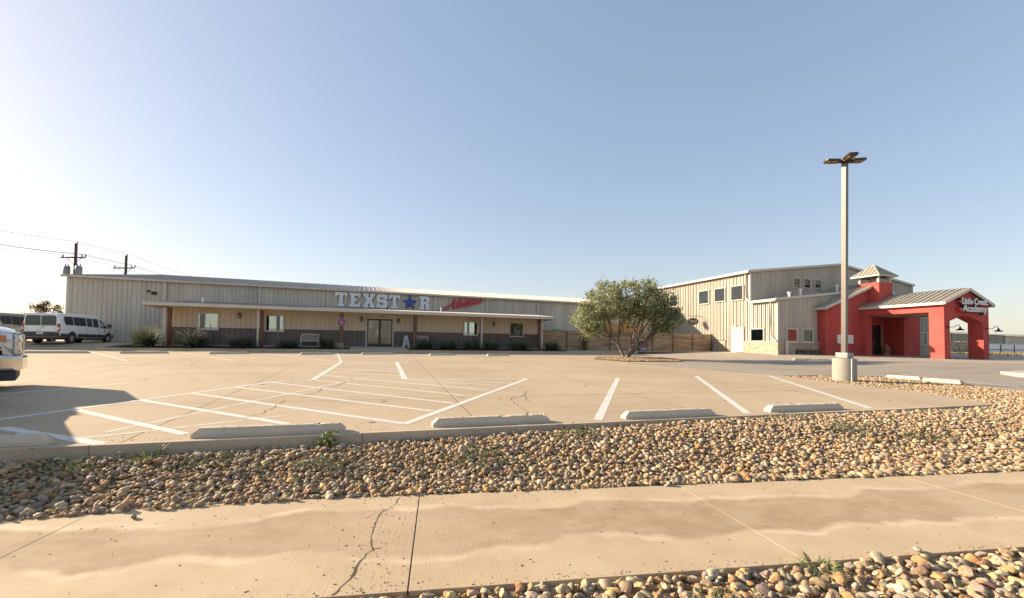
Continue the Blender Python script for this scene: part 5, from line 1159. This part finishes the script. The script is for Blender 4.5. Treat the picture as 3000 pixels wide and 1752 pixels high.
MB().box(-.42, .0, -.86, .86, .22, .435).build('air_dam', mt_clad, pk, bevel=.03); MB().box(-5.5, -.2, -.8, .8, .35, .6).build('underbody', mt_void, pk)
b = MB(); b.add([(-1.78, -.72, 1.87), (-1.78, .72, 1.87), (-1.24, .84, 1.42), (-1.24, -.84, 1.42)], [(0, 1, 2, 3)]); o = b.build('windscreen', mt_cglass, pk); o.location = (.03, 0, .03)
# unseen sedan added outside the frame to throw shade on the left stalls
sv = thing('shade_car', 'unseen dark sedan added past the left picture edge to shade the stalls', 'car', (-7.05, 6.0, .03), math.atan2(1, -.0)); S2 = [(0, .42, .80, .92, .82, .86, .66), (.1, .36, .84, 1.02, .86, .90, .70), (1.0, .32, .88, 1.08, .88, .92, .68), (1.8, .30, .92, 1.44, .88, .92, .62), (2.85, .30, .92, 1.47, .88, .92, .62), (3.65, .30, .90, 1.04, .88, .92, .70), (4.4, .34, .80, .92, .84, .86, .66), (4.65, .42, .62, .72, .70, .74, .55)]
loft(S2, 0).build('body', mt_suv, sv, smooth='auto')
for s in (-1, 1):
    patch(S2, [(1.35, .96), (3.4, .96), (2.75, 1.38), (1.85, 1.38)], s, .01).build('side_window', mt_cglass, sv)
    for x in (.85, 3.7): wheel(sv, x, s*.80, .33, .22, s)

# ------------------------------------------------------------------ far right background
def far(name, lab, x0, x1, y0, y1, z1, mat):
    t = thing(name, lab, 'building', ((x0+x1)/2, y0, 0)); w = (x1-x0)/2; d = y1-y0; b = MB()
    b.ribbed(lambda s: (-w+s, 0, -.5), lambda s: (-w+s, 0, z1), 2*w, (0, -1, 0), 1.2, .12); b.box(-w, w, .02, d, -.5, z1-.02); b.build('wall', mat, t)
    b = MB(); b.poly([(-w-.3, -.4, z1), (w+.3, -.4, z1), (w+.3, d/2, z1+d*.06), (-w-.3, d/2, z1+d*.06)], (0, 0, .15)); b.poly([(-w-.3, d+.4, z1), (w+.3, d+.4, z1), (w+.3, d/2, z1+d*.06), (-w-.3, d/2, z1+d*.06)], (0, 0, .15)); b.build('roof', mt_roofp, t)
    b = MB(); b.box(-w*.6, -w*.3, -.12, -.02, -.4, z1*.6); b.build('door', mt_white, t); return t
far('warehouse', 'long tan ribbed warehouse far off behind the red arch', 150, 178, 95, 115, 6.6, mt_ware); far('warehouse', 'dark grey warehouse far off right of the red arch', 178.5, 205, 95, 115, 6.5, mt_ware2); far('warehouse', 'pale tan warehouse at the right picture edge far away', 206, 245, 95, 115, 6.2, mt_ware)
pf = thing('panel_fence', 'white sheet fence with dark pipe rails far off behind the red arch', 'fence', (165, 78, .2), 0, None, True)
b = MB(); b.ribbed(lambda t: (118+t, 78, .55), lambda t: (118+t, 78, 3.0), 100, (0, -1, 0), .9, .05); b.build('sheet_panel', mt_pfence, pf, recalc=False)
b = MB(); b.box(118, 218, 77.9, 77.94, 1.55, 1.68); b.build('rail', mt_iron, pf)
for x in np.arange(119, 218, 6.): MB().box(x-.14, x+.14, 77.84, 77.898, .1, 3.05).build('post', mt_iron, pf)
o = MB().box(-40, 30, -1, 1, 0, .5).build('covered_stack', mt_teal); o.location = (172, 84, 2.9); tag(o, 'low teal roofed store row showing over the white fence', 'shed'); MB().box(-39, 29, -.8, .8, -2.6, -.002).build('wall', mt_ware, o)
sw2 = thing('stone_wall', 'low tan stacked stone wall seen through the red arch', 'wall', (118, 62, .1), 0); b = MB()
for k in range(14):
    for j in range(5): b.box(-6+k*.86+(j % 2)*.4, -6+k*.86+.82+(j % 2)*.4, random.uniform(-.1, .1), 1, j*.62, j*.62+random.uniform(.5, .6))
b.build('blocks', mt_stone, sw2, bevel=.03)
# dry grass, far right
n = 30000; x = RNG.uniform(62, 190, n); y = RNG.uniform(26, 76, n); k = (y > 30-.02*x); x, y = x[k], y[k]; n = len(x)
az = RNG.uniform(0, 6.28, n); hh = RNG.uniform(.10, .40, n); ww = .05
vs = np.zeros((n, 4, 3)); z = groundz(x, y); c, s = np.cos(az)*ww, np.sin(az)*ww
vs[:, 0] = np.stack([x-c, y-s, z-.02], 1); vs[:, 1] = np.stack([x+c, y+s, z-.02], 1); vs[:, 2] = np.stack([x+c*1.4+.05, y+s, z+hh], 1); vs[:, 3] = np.stack([x-c*1.4, y-s, z+hh*.8], 1)
o = merged('dry_grass', mt_leaf, vs, [(0, 1, 2, 3)], n, np.array([(.36, .28, .14), (.30, .23, .11), (.26, .21, .09)])[RNG.integers(0, 3, n)], smooth=False, kind='stuff'); o['label'] = 'dry yellow grass between the entrance drive and the far fence'

# ------------------------------------------------------------------ light and camera
EL, AZ = rad(20.6), math.atan2(.65, -1.)          # the sun stands to the left, a little behind the hall front
sd = V((math.cos(EL)*math.cos(AZ), math.cos(EL)*math.sin(AZ), math.sin(EL)))
su = bpy.data.lights.new('sun', 'SUN'); su.energy = 4.55; su.angle = rad(.53); su.color = (1., .82, .60)
so = bpy.data.objects.new('sun', su); COL.objects.link(so); so.rotation_euler = sd.to_track_quat('Z', 'Y').to_euler(); so.location = sd*60
w = bpy.data.worlds.new('World'); sc.world = w; w.use_nodes = True; nt = w.node_tree; bg = nt.nodes['Background']
sk = nt.nodes.new('ShaderNodeTexSky'); sk.sky_type = 'NISHITA'; sk.sun_disc = False; sk.sun_elevation = EL
sk.sun_rotation = math.pi/2-AZ; sk.air_density = 1.; sk.dust_density = .9; sk.ozone_density = 1.; sk.altitude = 0
gm = nt.nodes.new('ShaderNodeGamma'); gm.inputs[1].default_value = .5       # gamma compresses the brightness range of the sky
hs = nt.nodes.new('ShaderNodeHueSaturation'); hs.inputs['Saturation'].default_value = 1.36
nt.links.new(sk.outputs[0], gm.inputs[0]); nt.links.new(gm.outputs[0], hs.inputs['Color'])
# a few faint wisps of cirrus low in the sky
q = NB(nt); tc = q.n('ShaderNodeTexCoord'); mp = q.n('ShaderNodeMapping'); mp.inputs['Scale'].default_value = (3.2, 3.2, 26); q.link(tc.outputs['Generated'], mp.inputs[0])
cn = q.noise(mp.outputs[0], 1.9, 6, .62); sx = q.n('ShaderNodeSeparateXYZ'); q.link(tc.outputs['Generated'], sx.inputs[0])
band = q.math('MULTIPLY', q.ramp(sx.outputs[2], .03, .09), q.ramp(sx.outputs[2], .34, .18))
cl_ = q.math('MULTIPLY', q.ramp(cn, .63, .76, 0, .5), band)
low = q.math('MULTIPLY', q.ramp(sx.outputs[2], .09, .03), q.ramp(q.noise(mp.outputs[0], .8, 4, .6), .45, .65, 0, .35))
q.link(q.mix(q.math('MAXIMUM', cl_, low), q.mix(1., hs.outputs[0], (1.03, .98, 1.0), 'MULTIPLY'), (2.25, 2.2, 2.15)), bg.inputs[0]); bg.inputs[1].default_value = .148

cam = bpy.data.cameras.new('camera'); co = bpy.data.objects.new('camera', cam); COL.objects.link(co); sc.camera = co
yaw, pitch, roll = math.atan2(1333, 4120), rad(1.9), .0128
f0 = V((math.sin(yaw), math.cos(yaw), 0)); r0 = V((math.cos(yaw), -math.sin(yaw), 0))
fw = f0*math.cos(pitch)+Z_*math.sin(pitch); up = Z_*math.cos(pitch)-f0*math.sin(pitch); rt = r0*math.cos(roll)+up*math.sin(roll); up2 = up*math.cos(roll)-r0*math.sin(roll)
co.matrix_world = Matrix(((rt.x, up2.x, -fw.x, 0), (rt.y, up2.y, -fw.y, 0), (rt.z, up2.z, -fw.z, 1.23), (0, 0, 0, 1)))
cam.sensor_width = 36; cam.lens = 1333/3000*36; cam.shift_y = .03; cam.clip_start = .05; cam.clip_end = 8000
sc.view_settings.view_transform = 'Standard'; sc.view_settings.look = 'None'; sc.view_settings.exposure = 1.40; sc.view_settings.gamma = 1
sc.render.engine = 'CYCLES'; sc.render.resolution_x = 1024; sc.render.resolution_y = 598
